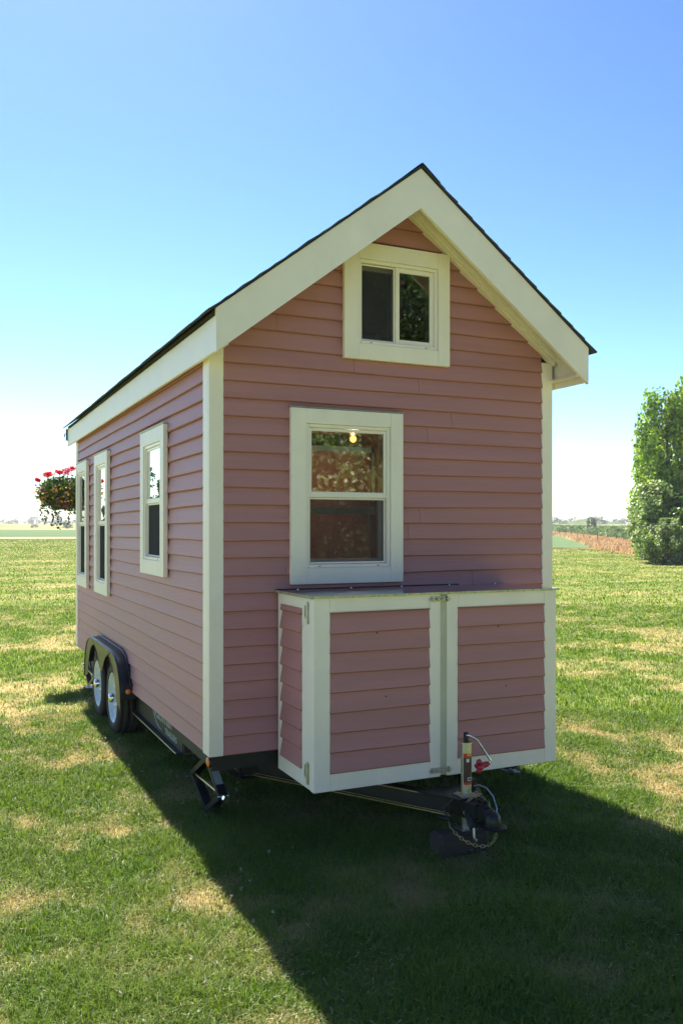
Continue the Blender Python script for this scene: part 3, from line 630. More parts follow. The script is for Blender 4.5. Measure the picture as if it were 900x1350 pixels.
# tandem fender
def fender(side):
    x0 = -.088 if side == 0 else W_+.088; xi = .008 if side == 0 else W_-.008; q = 1 if side == 0 else -1
    yc = 3.265; half = [(0, .742), (.52, .741), (.63, .730), (.74, .705), (.82, .665), (.89, .605), (.94, .53), (.975, .44), (.99, .30)]
    outl = [(yc+a, b) for a, b in reversed(half[1:])][::1]
    outl = [(yc+a, b) for a, b in half[::-1]]+[(yc-a, b) for a, b in half[1:]]                 # rear bottom -> front bottom
    inn = []
    def arcp(c, a0, a1, n): return [(c+math.cos(R_(a))*.372, .312+math.sin(R_(a))*.372) for a in np.linspace(a0, a1, n)]
    c1, c2 = 2.865, 3.665
    inn = [(yc-.965, .30)]+arcp(c1, 174, 34, 16)+[(yc-.03, .50), (yc, .492), (yc+.03, .50)]+arcp(c2, 146, 6, 16)+[(yc+.965, .30)]
    m = MB(); poly = outl+inn
    bm = bmesh.new(); vs = [bm.verts.new((x0, p[0], p[1])) for p in poly]; f = bm.faces.new(vs); bmesh.ops.triangulate(bm, faces=[f])
    r = bmesh.ops.extrude_face_region(bm, geom=bm.faces[:]); bmesh.ops.translate(bm, vec=(q*.003, 0, 0), verts=[g for g in r['geom'] if isinstance(g, bmesh.types.BMVert)])
    m.bm(bm); bm.free()
    # rounded top skin
    outl_all = outl; outl = [p for p in outl if p[1] > .43]; n = len(outl); prof = [(0, -.012), (q*.004, -.004), (q*.012, .0), (xi-x0, .0)]
    vs = []
    for i, (y, z) in enumerate(outl):
        a = Vector((outl[max(i-1, 0)][0], outl[max(i-1, 0)][1])); b = Vector((outl[min(i+1, n-1)][0], outl[min(i+1, n-1)][1])); t = (b-a).normalized(); nn = Vector((t.y, -t.x))
        if nn.dot(Vector((y-yc, z-.3))) < 0: nn = -nn
        for px, po in prof: vs.append((x0+px, y+nn.x*(po+.010), z+nn.y*(po+.010)))
    k = len(prof); m.add(vs, [[i*k+j, i*k+j+1, (i+1)*k+j+1, (i+1)*k+j] for i in range(n-1) for j in range(k-1)], 0, True)
    # rolled bead along the outer edge and the wall flange
    m.tube([(x0-.002*q, y, z) for y, z in outl_all], .006, 6)
    m.tube([((-.006 if side == 0 else W_+.006), y+(.0 if abs(y-yc) < .6 else math.copysign(.016, y-yc)), z+.016) for y, z in outl], .007, 6)
    return HP(m, 'fender', 'black')
for side in (0, 1):
    fo = fender(side)
    x = -.02 if side == 0 else W_+.02; q = 1 if side == 0 else -1
    m = MB(); m.box((-.078 if side == 0 else W_+.078, 2.262, .40), (.10 if side == 0 else W_-.10, 2.268, .525), 0, .001); HP(m, 'fender_bracket', 'black', fo)
    m = MB(); cx_ = -.034 if side == 0 else W_+.034
    m.lathe([(0, .026), (.006, .026), (.010, .022)], (cx_, 2.261, .467), (0, -1, 0), 20, 1); m.lathe([(.008, .023), (.014, .018), (.017, .008), (.018, .0005)], (cx_, 2.261, .467), (0, -1, 0), 20, 0)
    HP(m, 'marker_light', ['amber', 'black'], fo)
    m = MB(); xx = .03 if side == 0 else W_-.03
    m.lathe([(0, .034), (.008, .034), (.012, .028)], (xx, .085, .408), (-q, 0, 0), 20, 1); m.lathe([(.010, .030), (.018, .024), (.022, .010), (.023, .0005)], (xx, .085, .408), (-q, 0, 0), 20, 0)
    HP(m, 'marker_light', ['amber', 'black'])

# stabiliser jacks (scissor type) at the corners
def bar(mb, a, b, wx, t, mi=0):
    """flat bar in a plane x = const: wx wide across x, t thick"""
    a, b = Vector(a), Vector(b); d3 = (b-a).normalized(); n = Vector((1, 0, 0)).cross(d3).normalized()*t/2
    mb.prism([a-n-Vector((wx/2, 0, 0)), a+n-Vector((wx/2, 0, 0)), a+n+Vector((wx/2, 0, 0)), a-n+Vector((wx/2, 0, 0))], b-a, mi, .001)
def stab(x, y0, f):
    m = MB(); P_ = lambda y, z: (x, y0+f*(y-.35), z)
    T_, Lf, Bt, Rt = P_(.36, .355), P_(.72, .17), P_(.36, .035), P_(.075, .19)
    for a, b, mi in ((T_, Lf, 0), (Lf, Bt, 0), (Bt, Rt, 0), (T_, Rt, 0)):
        for dx in (-.026, .026): bar(m, (a[0]+dx, a[1], a[2]), (b[0]+dx, b[1], b[2]), .004, .034, mi)
        bar(m, (a[0], a[1], a[2]+.013), (b[0], b[1], b[2]+.013), .05, .004, mi)
    m.box((x-.05, P_(.27, 0)[1], .003), (x+.05, P_(.45, 0)[1], .018), 0, .002)
    m.box((x-.045, P_(.30, 0)[1], .345), (x+.045, P_(.42, 0)[1], .44), 0, .002)
    j = HP(m, 'stabiliser_jack', 'black')
    s = MB(); s.tube([P_(.78, .168), P_(.03, .192)], .008, 8, 0); s.tube([(x, P_(.0, 0)[1], .193), (x, P_(.05, 0)[1], .191)], .02, 6, 1, smooth=False); s.tube([(x-.035, Rt[1], Rt[2]), (x+.035, Rt[1], Rt[2])], .011, 8, 1); s.tube([(x-.035, Lf[1], Lf[2]), (x+.035, Lf[1], Lf[2])], .011, 8, 1)
    HP(s, 'jack_screw', ['brass', 'chrome'] if x < 1 else ['blackdull', 'blackdull'], j)
    if f > 0 and x < 1:
        a, b = Vector(T_), Vector(Rt); d3 = (b-a)*.62; n = Vector((1, 0, 0)).cross(d3).normalized(); n = n if n.z > 0 else -n
        q = a+(b-a)*.12+n*.0165; l = MB(); l.prism([q+Vector((-.024, 0, 0)), q+Vector((.024, 0, 0)), q+Vector((.024, 0, 0))+d3, q+Vector((-.024, 0, 0))+d3], n*.001, 0, 0); HP(l, 'jack_label', 'lettergrey', j)
stab(.11, .36, 1); stab(W_-.11, .36, 1); stab(.11, LEN-.36, -1); stab(W_-.11, LEN-.36, -1)

# ------------------------------------------------------------------ coupler, tongue jack, chains
cp = MB()
cp.prism([(1.05, -.62, .290), (1.45, -.62, .290), (1.33, -.88, .290), (1.17, -.88, .290)], (0, 0, .014), 0, .002)      # jack plate
cp.prism([(1.17, -.78, .198), (1.33, -.78, .198), (1.30, -.98, .212), (1.20, -.98, .212)], (0, 0, .088), 0, .006)      # channel nose
cp.prism([(1.205, -.95, .225), (1.295, -.95, .225), (1.285, -1.06, .225), (1.215, -1.06, .225)], (0, 0, .065), 0, .012)
cp.lathe([(-.05, .044), (-.04, .046), (-.005, .043), (.014, .038), (.030, .027), (.037, .014), (.040, .001)], (1.25, -1.085, .252), (0, 0, 1), 24)   # ball socket
cp.lathe([(-.050, .060), (-.044, .062), (-.040, .045)], (1.25, -1.085, .252), (0, 0, 1), 24)
cp.prism([(1.19, -.99, .204), (1.31, -.99, .204), (1.325, -1.10, .204), (1.29, -1.155, .204), (1.21, -1.155, .204), (1.175, -1.10, .204)], (0, 0, .008), 0, .001)
cp.tube([(1.25, -.93, .30), (1.25, -.98, .325), (1.25, -1.02, .315)], .012, 8); cp.box((1.232, -1.03, .285), (1.268, -.93, .308), 0, .006)
cp.box((1.36, -.70, .302), (1.40, -.60, .345), 0, .004)
coup = HP(cp, 'coupler', 'black')
m = MB(); m.tube([(1.205, -.90, .250), (1.185, -1.0, .185), ], .024, 12, 0); m.tube([(1.207, -.893, .255), (1.203, -.905, .247)], .028, 12, 0); m.tube([(1.24, -.86, .295), (1.222, -.88, .29), (1.205, -.905, .25)], .010, 8, 0)
m.tube([(1.185, -1.0, .185), (1.178, -1.012, .14), (1.185, -1.015, .115), (1.195, -1.01, .125)], .008, 8, 1)
HP(m, 'wiring_plug', ['black', 'zinc'], coup)
jk = MB(); JX, JY = 1.25, -.822
jk.tube([(JX, JY, .306), (JX, JY, .598)], .0305, 28, 0); jk.tube([(JX, JY, .598), (JX, JY, .606)], .0345, 28, 0)
jk.prism([(JX-.055, JY-.05, .305), (JX+.055, JY-.05, .305), (JX+.055, JY+.05, .305), (JX-.055, JY+.05, .305)], (0, 0, .007), 0, .002)
jk.tube([(JX, JY, .12), (JX, JY, .30)], .024, 16, 0); jk.box((JX-.05, JY-.045, .118), (JX+.05, JY+.045, .126), 0, .002)
jk.box((JX-.012, JY-.008, .606), (JX+.012, JY+.008, .660), 1, .002)
jack = HP(jk, 'tongue_jack', ['zinc', 'blackdull'])
m = MB(); m.tube([(JX-.005, JY, .645), (JX+.02, JY-.01, .640), (JX+.058, JY-.025, .617), (JX+.118, JY-.055, .512), (JX+.128, JY-.058, .497), (JX+.122, JY-.056, .488), (JX+.105, JY-.05, .480)], .0065, 10)
cr = HP(m, 'crank', 'chrome', jack)
m = MB(); m.tube([(JX+.118, JY-.055, .487), (JX+.108, JY-.052, .482), (JX+.098, JY-.049, .479), (JX+.070, JY-.04, .470)], [.010, .015, .017, .017], 12)
for dy, dz in ((0, .026), (.0, -.022), (.018, .0), (-.018, .0)): m.lathe([(-.018, .001), (-.012, .012), (0, .017), (.012, .012), (.018, .001)], (JX+.062, JY-.038+dy, .468+dz), (1, -.3, .2), 12)
HP(m, 'crank_knob', 'redknob', jack)
def wrap(mb, a0, a1, z0, z1, rr, mi):
    n = 10; vs = []
    for i in range(n+1):
        a = R_(a0+(a1-a0)*i/n); vs += [(JX+math.cos(a)*rr, JY+math.sin(a)*rr, z0), (JX+math.cos(a)*rr, JY+math.sin(a)*rr, z1)]
    mb.add(vs, [[2*i, 2*i+2, 2*i+3, 2*i+1] for i in range(n)], mi, True)
m = MB(); wrap(m, -150, -25, .371, .545, .0310, 0); wrap(m, -149, -26, .384, .522, .03125, 1); wrap(m, -110, -40, .532, .541, .03125, 2); wrap(m, -118, -88, .498, .517, .0315, 3); wrap(m, -105, -50, .393, .412, .0315, 3); wrap(m, -100, -56, .397, .408, .0317, 1)
HP(m, 'jack_label', ['redpaint', 'labeldark', 'yellow', 'white'], jack)
def chain(name, ctrl, nper=34, R0=.0078, rr=.0022):
    # dense curve through ctrl, one link each step, alternately turned
    pts = [Vector(p) for p in ctrl]; dense = []
    for i in range(len(pts)-1):
        p0, p1, p2, p3 = pts[max(i-1, 0)], pts[i], pts[i+1], pts[min(i+2, len(pts)-1)]
        for t in [k/20 for k in range(20)]:
            dense.append(.5*((2*p1)+(-p0+p2)*t+(2*p0-5*p1+4*p2-p3)*t*t+(-p0+3*p1-3*p2+p3)*t**3))
    dense.append(pts[-1]); m = MB(); acc = 0; k = 0; step = R0*2.35
    for a, b in zip(dense, dense[1:]):
        acc += (b-a).length
        if acc >= step:
            acc = 0; t = (b-a).normalized(); side = t.cross(Vector((.3, .2, 1))).normalized(); n = side if k % 2 else side.cross(t)
            m.ring((a+b)/2, n, R0, rr, 12, 5, 0, t); k += 1
    return HP(m, name, 'brass')
chain('safety_chain', [(1.12, -.84, .185), (1.14, -.90, .125), (1.18, -.97, .092), (1.235, -1.02, .085), (1.29, -1.03, .105), (1.325, -1.01, .155), (1.335, -.97, .215), (1.33, -.93, .27), (1.31, -.88, .305)])
chain('safety_chain', [(1.20, -.80, .330), (1.21, -.845, .318), (1.235, -.862, .312), (1.27, -.860, .312), (1.30, -.845, .318), (1.325, -.85, .308), (1.29, -.875, .308), (1.24, -.89, .31), (1.20, -.905, .28), (1.185, -.91, .235)])
m = MB(); m.tube([(1.15, -.86, .31), (1.09, -.84, .26), (1.13, -.88, .15), (1.17, -.93, .12)], .005, 6); HP(m, 'wiring_loom', 'black'); m = MB(); m.tube([(1.33, -.78, .335), (1.35, -.80, .345), (1.375, -.84, .335), (1.385, -.89, .30), (1.375, -.94, .25), (1.36, -.96, .225)], .004, 6)
HP(m, 'breakaway_cable', 'zinc'); m = MB(); m.tube([(1.09, -.80, .197), (1.13, -.865, .192)], .012, 8); m.tube([(1.13, -.865, .192), (1.15, -.90, .19)], .006, 6)
HP(m, 'connector_plug', 'black')
m = MB(); m.prism([(.995, -.90, .0), (1.0, -.895, .11), (1.02, -.885, .122), (1.02, -.72, .122), (.995, -.70, .11), (.99, -.70, 0)], (.0, 0, 0.0001), 0, 0) if False else None
m = MB(); m.box((1.05, -.885, -.02), (1.37, -.745, .119), 0, .02); bk = m.build('timber_block', 'block'); tag(bk, 'dark weathered timber block under the trailer coupler', 'timber block')

# ------------------------------------------------------------------ hanging basket at the far left corner
BKX, BKY, BKZ = -.05, 6.12, 2.12
m = MB(); m.tube([(BKX, LEN+.32, 2.93), (BKX, BKY-.02, 2.97), (BKX, BKY+.02, 2.96), (BKX, BKY+.02, 2.93)], .007, 8); m.box((BKX-.02, LEN+.3186, 2.86), (BKX+.02, LEN+.325, 3.0), 0, .001); HP(m, 'basket_bracket', 'black')
bask = empty('hanging_basket', (BKX, BKY, BKZ)); tag(bask, 'hanging flower basket of red geraniums and small yellow and purple flowers beyond the left wall', 'hanging basket')
m = MB(); m.lathe([(-.0, .11), (.01, .12), (.15, .165), (.17, .172), (.17, .160), (.13, .155)], (BKX, BKY, BKZ-.06), (0, 0, 1), 24); m.add([(BKX+math.cos(a)*.115, BKY+math.sin(a)*.115, BKZ-.06) for a in [k*PI/8 for k in range(16)]], [list(range(16))]); m.build('pot', 'pot', bask)
m = MB()
for k in range(3): a = k*2*PI/3+.4; m.tube([(BKX+math.cos(a)*.165, BKY+math.sin(a)*.165, BKZ+.05), (BKX, BKY+.02, 2.93)], .0009, 5)
m.build('hanger_wire', 'wire', bask)
rs = np.random.RandomState(5)
def leafcloud(name, P, size, colr, mat, parent=None, elong=1.6, flat=0.0, seed=0, up=None):
    """one four cornered leaf per point, freely turned"""
    g = np.random.RandomState(seed); n = len(P); a = g.normal(size=(n, 3)); 
    if up is not None: a = a*(1-up)+np.array([0, 0, 1.])*up*2
    a /= np.linalg.norm(a, axis=1)[:, None]; b = g.normal(size=(n, 3)); b -= (b*a).sum(1)[:, None]*a; b /= np.linalg.norm(b, axis=1)[:, None]
    s = (np.asarray(size)*np.ones(n))[:, None]; c = np.cross(a, b)
    V = np.stack([P-a*s*elong*.5, P+b*s*.5+c*s*.12, P+a*s*elong*.5, P-b*s*.5+c*s*.12], 1).reshape(-1, 3)
    F = np.arange(4*n).reshape(n, 4); return raw_mesh(name, V, F, mat, np.repeat(colr, 4, 0), parent)
def pal(n, cols, g, jit=.2):
    c = np.array(cols)[g.randint(0, len(cols), n)]; return c*(1+jit*(g.rand(n, 1)*2-1))
g = np.random.RandomState(3); n = 5200; d3 = g.normal(size=(n, 3)); d3 /= np.linalg.norm(d3, axis=1)[:, None]; rr = .05+.26*g.rand(n)**.6
P = d3*rr[:, None]*np.array([1.08, 1.08, .66])+[BKX, BKY, BKZ+.12]; P = P+g.normal(size=P.shape)*.018; P = P[(P[:, 2] > BKZ-.12) & ((P[:, 2] > BKZ+.03) | (rr > .19))]
tr = [];
for k in range(11):
    a = g.rand()*2*PI; r0 = .2+.1*g.rand(); ln = .08+.22*g.rand()
    for t in np.linspace(0, 1, 26): tr.append([BKX+math.cos(a)*(r0+.03*math.sin(t*5)), BKY+math.sin(a)*(r0+.03*math.cos(t*4)), BKZ-.02-ln*t])
tr = np.array(tr)+g.normal(size=(len(tr), 3))*.012; P = np.vstack([P, tr])
leafcloud('foliage', P, .016+.018*g.rand(len(P)), pal(len(P), [(.05, .10, .02), (.08, .15, .03), (.10, .13, .05), (.035, .07, .02)], g), 'leaf', bask, 1.5, seed=3)
def blossoms(name, cnt, cols, lo, hi, sz, seed, zb=(-.9, .9)):
    g = np.random.RandomState(seed); d3 = g.normal(size=(cnt*3, 3)); d3 /= np.linalg.norm(d3, axis=1)[:, None]; d3 = d3[(d3[:, 2] > zb[0]) & (d3[:, 2] < zb[1])][:cnt]
    c = d3*(lo+(hi-lo)*g.rand(len(d3), 1))*np.array([1.08, 1.08, .68])+[BKX, BKY, BKZ+.12]; q = np.repeat(c, 5, 0)+g.normal(size=(len(c)*5, 3))*sz*.35
    leafcloud(name, q, sz, pal(len(q), cols, g, .15), 'petal', bask, 1.1, seed=seed)
blossoms('yellow_blossoms', 150, [(.70, .42, .02), (.62, .34, .02)], .27, .325, .020, 8, (-.8, .5))
blossoms('purple_blossoms', 90, [(.20, .04, .22), (.30, .05, .20), (.45, .30, .42)], .26, .33, .020, 9, (-.9, .8))
for k, (a, rr, zz, s) in enumerate([(-2.6, .26, .33, .050), (-2.1, .17, .37, .055), (-1.2, .06, .40, .05), (.4, .10, .43, .055), (1.4, .18, .39, .06), (2.6, .2, .36, .05), (-2.9, .33, .27, .04), (-.4, .2, .36, .055)]):
    g = np.random.RandomState(60+k); c = np.array([BKX+math.cos(a)*rr, BKY+math.sin(a)*rr, BKZ+zz]); q = c+g.normal(size=(120, 3))*s*.42*np.array([1, 1, .6])
    fl = leafcloud('geranium_head', q, .020, pal(120, [(.70, .015, .03), (.80, .05, .05), (.55, .01, .05)] if k != 2 else [(.80, .25, .35), (.7, .12, .25)], g), 'petal', bask, 1.1, seed=k)
    st = MB(); st.tube([(c[0]*.6+BKX*.4, c[1]*.6+BKY*.4, BKZ+.15), tuple(c)], .003, 5); st.build('stem', 'crop', bask)

# ------------------------------------------------------------------ trees
def tree(name, x, y, h, crown, nleaf, leaf, cols, label, cat, trunk_r=.15, nclump=120, up=.3, seed=0, group=None, base=.03, limbs=9, drop=0, clump=(.09, .16)):
    """crown(t) gives the radius at the relative height t; leaves sit in clumps that fill the crown's volume, heavier towards its outside"""
    z0 = ground_z(x, y); root = empty(name, (x, y, z0)); tag(root, label, cat, group); g = np.random.RandomState(seed); rg = random.Random(seed)
    tr = MB(); pts = []; n = 9
    for i in range(n): t = i/(n-1); pts.append((x+.03*h*math.sin(t*3+seed)*t, y+.03*h*math.cos(t*2.3+seed)*t, z0-.05+h*.93*t))
    tr.tube(pts, [trunk_r*(1-.92*i/(n-1))*(1.25 if i == 0 else 1) for i in range(n)], 9)
    cl = []
    while len(cl) < nclump:
        t = base+(1-base)*rg.random(); R = crown(t)
        if rg.random() > (R/crown.mx)**1.2+.12: continue
        q = rg.random()*2*PI; rr = R*(.25+.75*rg.random()**.55)*(1+.16*math.sin(3*q+seed)+.12*math.sin(5*q+7*t*3))
        cl.append((math.cos(q)*rr, math.sin(q)*rr, t*h, rg.uniform(*clump)*h*(.55+.6*R/crown.mx)))
    for i in range(limbs):
        c = cl[i*len(cl)//limbs]; zt = max(.06*h, c[2]-.35*math.hypot(c[0], c[1])-.05*h); k = min(n-1, int(zt/(h*.93)*(n-1))); b = Vector(pts[k])
        e = Vector((x+c[0], y+c[1], z0+c[2])); mid = (b+e)/2+Vector((0, 0, -.02*h)); tr.tube([b, mid, e], [trunk_r*.42*(1-k/n), trunk_r*.22*(1-k/n)+.004, .006], 6)
    tr.build('trunk', 'bark', root)
    cl = np.array(cl); idx = g.choice(len(cl), nleaf, p=(cl[:, 3]**2)/(cl[:, 3]**2).sum()); d3 = g.normal(size=(nleaf, 3)); d3 /= np.linalg.norm(d3, axis=1)[:, None]; rr = g.rand(nleaf)**.45
    P = cl[idx, :3]+d3*(rr*cl[idx, 3]*.5)[:, None]*np.array([1, 1, 1+up*1.6]); P[:, 2] = np.maximum(P[:, 2], .05*h*g.rand(nleaf)); P[:, 2] = np.minimum(P[:, 2], h*1.02); P += [x, y, z0]
    tone = np.clip(.72+.56*g.rand(len(cl))[idx], 0, 2)[:, None]
    leafcloud('crown', P, leaf*(.7+.6*g.rand(nleaf)), pal(nleaf, cols, g, .22)*tone, 'leaf', root, 1.35, seed=seed, up=up*.5)
    return root
def mk(f, mx): f.mx = mx; return f
def flame(R): return mk(lambda t: R*min(1, .45+t*2.2)*min(1, (1-t)/.22+.10)**.7*(1+.16*math.sin(t*17+R*9)), R)
def ball(R): return mk(lambda t: R*math.sqrt(max(.02, 1-(2*t-1.0)**2))*1.0, R)
def cone(R): return mk(lambda t: R*max(.03, (1-t))**.8, R)
POP = [(.18, .30, .05), (.28, .42, .07), (.11, .20, .045), (.42, .50, .13)]
def P_(az, r): x, y = pol(az, r); return float(x), float(y)
tree('poplar_tree', *P_(44.95, 52), 9.7, flame(1.35), 9500, .15, POP, 'tallest fully seen poplar on the right with upright bright green crown', 'tree', .2, 48, .75, 1, clump=(.08, .145))
tree('poplar_tree', *P_(46.6, 53), 10.6, flame(1.6), 11000, .15, POP, 'poplar cut by the right edge of the frame behind the bushes', 'tree', .22, 52, .75, 2, clump=(.08, .145))
tree('poplar_tree', *P_(43.75, 55), 6.9, flame(.7), 3400, .14, POP, 'low narrow poplar at the left side of the tree group', 'tree', .1, 70, .75, 3, clump=(.07, .12))
tree('poplar_tree', *P_(44.15, 56), 8.6, flame(.75), 4000, .14, POP, 'slender poplar rising between the lowest and the tallest poplar', 'tree', .12, 80, .75, 6, clump=(.06, .11))
BU = [(.18, .28, .07), (.30, .38, .11), (.10, .17, .05), (.48, .52, .32)]
tree('shrub', *P_(44.6, 50.0), 4.3, ball(1.45), 17000, .13, BU, 'wide leafy bush with pale leaves in front of the poplars', 'shrub', .07, 110, .2, 4, clump=(.14, .24))
tree('shrub', *P_(46.0, 49.5), 3.6, ball(1.6), 17000, .13, [(.10, .19, .04), (.17, .27, .06), (.07, .12, .03)], 'dark green bush at the right edge of the frame below the poplars', 'shrub', .07, 110, .2, 5, clump=(.14, .24))
tree('shrub', *P_(45.2, 47.8), 2.3, ball(1.1), 9000, .10, BU, 'low rounded bush at the foot of the tree group', 'shrub', .05, 70, .2, 7, clump=(.18, .3))
tree('shrub', *P_(43.72, 66), 1.35, ball(.55), 2500, .08, [(.16, .06, .03), (.10, .07, .03), (.22, .10, .05)], 'small reddish brown bush left of the poplars', 'shrub', .03, 40, .2, 8, clump=(.2, .34))
for k, (x, y, h, R) in enumerate([(6.2, -19.5, 4.2, 2.0), (9.6, -20.5, 5.4, 2.5), (13.2, -20, 4.8, 2.4), (16.8, -21, 5.6, 2.6), (20.5, -20.5, 5.0, 2.4)]):
    tree('garden_shrub', x, y, h, ball(R), 12000, .13, BU if k % 2 else [(.20, .26, .05), (.28, .22, .06), (.12, .18, .04)], 'leafy shrub behind the viewpoint mirrored in the lower front window', 'shrub', .08, 90, .1, 80+k, 'shrubs mirrored in the windows', base=.02, clump=(.15, .26))
# trees behind the viewpoint (seen only in the window glass)
for k, (x, y, h, R, cc) in enumerate([(6.0, -27, 8.5, 3.2, 0), (12.5, -30, 16, 4.6, 1), (18.5, -30, 18, 5.5, 0), (26, -31, 17, 5.5, 1), (9.5, -23, 5.2, 2.6, 1), (16, -23.5, 6.5, 3, 0)]):
    tree('broadleaf_tree', x, y, h, ball(R), 22000, .22, [(.10, .11, .035), (.16, .13, .05), (.15, .09, .04)] if cc else [(.05, .10, .02), (.10, .16, .03)], 'broadleaf tree behind the viewpoint mirrored in the front windows', 'tree', .22, 90, .1, 20+k, 'trees mirrored in the windows', base=.12, clump=(.13, .22))
for k, (x, y, h) in enumerate([(-12.5, 62, 8.5), (-15, 66, 6.5), (-10.6, 64, 5.0), (-17.5, 60, 5.5)]):
    tree('conifer_tree', x, y, h, cone(1.6), 5000, .16, [(.03, .06, .03), (.04, .08, .035)], 'conifer far beyond the left wall mirrored in the near side window', 'tree', .12, 70, .1, 40+k, 'conifers mirrored in the side window', clump=(.08, .14))
# far bushes and trees on the horizon: a few kinds, then copies
protos = [tree('far_tree', 3000+20*k, 3000, 1.0, [ball(.62), ball(.42), cone(.36), ball(.9)][k], 700, .075, [(.035, .06, .03), (.05, .085, .04)], 'p', 'tree', .04, 26, .1, 60+k, clump=(.25, .4), limbs=3) for k in range(4)]
rg = random.Random(9); used = set()
def far(kind, az, r, h, label, sink=.0, grp='trees along the horizon'):
    x, y = P_(az, r); loc = (x, y, ground_z(x, y)-sink*h)
    if kind not in used: o = protos[kind]; used.add(kind); o.location = loc; o.scale = (h,)*3; 
    else: o = copy_thing(protos[kind], loc, rg.random()*6, h)
    for c in o.children: pass
    tag(o, label, 'tree', grp); return o
far(0, 7.30, 300, 2.9, 'round dark bush on the horizon just left of the house', .05, None)
far(3, 5.28, 330, 1.5, 'low dark bush alone in the rough meadow on the left', .1, None)
far(2, 6.75, 1000, 13, 'hazy pointed tree on the horizon below the hanging basket', .0, None)
far(0, 38.35, 620, 5.5, 'bluish tree on the horizon touching the right corner post', .05, None)
far(1, 40.75, 480, 3.0, 'small dark tree left of centre on the right horizon', .0, None)
far(1, 42.10, 700, 4.2, 'left one of the pair of small trees on the right horizon', -.0, None)
far(0, 42.38, 700, 3.6, 'right one of the pair of small trees on the right horizon', .0, None)
far(1, 43.25, 180, 2.2, 'bare upright young tree in the vineyard', 0, None) if False else None
for k in range(34):
    az = -4+k*.42+rg.uniform(-.12, .12)
    if 9 < az < 37: continue
    far(rg.choice([0, 3, 3, 1]), az, rg.uniform(900, 1080), rg.uniform(4.5, 9), 'tiny hazy tree in the line along the left horizon', .1)
for k in range(26):
    az = 38.2+k*.36+rg.uniform(-.1, .1)
    far(rg.choice([0, 3, 3, 3]), az, rg.uniform(560, 1050), rg.uniform(3, 7), 'tiny hazy tree in the line along the right horizon', .12, 'trees along the right horizon')
# low green mound on the right horizon
m = MB(); ax, ay = P_(40.4, 620); zc = ground_z(ax, ay)
vs = []; nu, nv = 40, 10
for i in range(nu+1):
    for j in range(nv+1):
        u = i/nu*2-1; v = j/nv*2-1; hgt = 4.2*max(0, 1-u*u)**.8*max(0, 1-v*v)*(1+.25*math.sin(u*7+1)+.12*math.sin(u*19)); az = 40.4+u*2.3; x, y = P_(az, 640+v*60); vs.append((x, y, ground_z(x, y)-.3+hgt))
m.add(vs, [[i*(nv+1)+j, i*(nv+1)+j+1, (i+1)*(nv+1)+j+1, (i+1)*(nv+1)+j] for i in range(nu) for j in range(nv)], 0, True)
M['mound'] = surf('scrubby_green_mound', (.09, .13, .04), .95, var=.4, nscale=.08, spots=((.25, .22, .12), .06, .62), spec=0)
o = m.build('hill', 'mound'); tag(o, 'low scrubby mound on the right horizon', kind='structure')

# vineyard posts and rows
pp = MB(); pp.tube([(0, 0, -.1), (0, 0, .98), (0, 0, 1.0)], [.05, .045, .03], 7); post = pp.build('vineyard_post', 'post')
PL = [(38.66, 148, .9), (39.04, 144, .9), (39.41, 134, .9), (39.78, 124, .9), (40.15, 122, .8), (40.52, 117, .8), (40.98, 104, 1.25), (42.12, 112, .8), (43.02, 90, 1.1), (42.55, 103, .8), (41.55, 119, .8)]
nm = ['first', 'second', 'third', 'fourth', 'fifth', 'sixth', 'tallest', 'eighth', 'last', 'tenth', 'seventh']
LB = {6: 'tallest dark wooden post standing forward in the orange grass', 8: 'wooden post beside the reddish bush'}
for k, (a, r, hh) in enumerate(PL):
    o = post if k == 0 else post.copy()
    if k: COL.objects.link(o)
    x, y = P_(a, r); o.location = (x, y, ground_z(x, y)); o.scale = (1, 1, hh); tag(o, LB.get(k, 'short dark wooden post at the front of the vineyard'), 'post', None if k in LB else 'short vineyard posts')
    if k in LB and 'group' in o: del o['group']
g = np.random.RandomState(77); PTS = []
fa = np.array([38.1, 40.43, 41.57, 42.93, 44.27, 46]); fr_ = np.array([186, 138.5, 124, 104.5, 88, 84])
for k in range(16):
    n = 1500; az = 37.6+7.5*g.rand(n); r = np.interp(az, fa, fr_)+2+k*6.5+g.normal(size=n)*.3; x, y = pol(az, r); z = H(r)+.35+.95*g.rand(n)*(.8+.3*np.sin(az*60)); PTS.append(np.stack([x, y, z], -1))
PTS = np.vstack(PTS); o = leafcloud('vineyard_rows', PTS, .42+.2*g.rand(len(PTS)), pal(len(PTS), [(.12, .18, .07), (.16, .23, .09), (.20, .25, .12)], g), 'leaf', None, 1.2, seed=5); tag(o, 'rows of green vines running across the slope', kind='stuff')
n = 16000; az = 38.0+7*g.rand(n); lo = np.interp(az, [38.1, 40.61, 41.57, 42.93, 44.27, 46], [161, 80, 72, 65, 57, 60]); hi = np.interp(az, fa, fr_); r = lo+(hi-lo)*g.rand(n)**1.2; x, y = pol(az, r)
o = leafcloud('dry_grass', np.stack([x, y, H(r)+.22*g.rand(n)], -1), .22+.12*g.rand(n), pal(n, [(.52, .36, .20), (.60, .46, .28), (.46, .29, .16)], g), 'leaf', None, 1.8, seed=15, up=.6); tag(o, 'tufts of orange dry grass in front of the vineyard', kind='stuff')
bt = tree('young_tree', *P_(40.62, 150), 3.0, flame(.6), 500, .16, [(.10, .08, .05), (.08, .10, .04)], 'thin brownish young tree standing in the vineyard', 'tree', .05, 20, .5, 91, clump=(.2, .3))

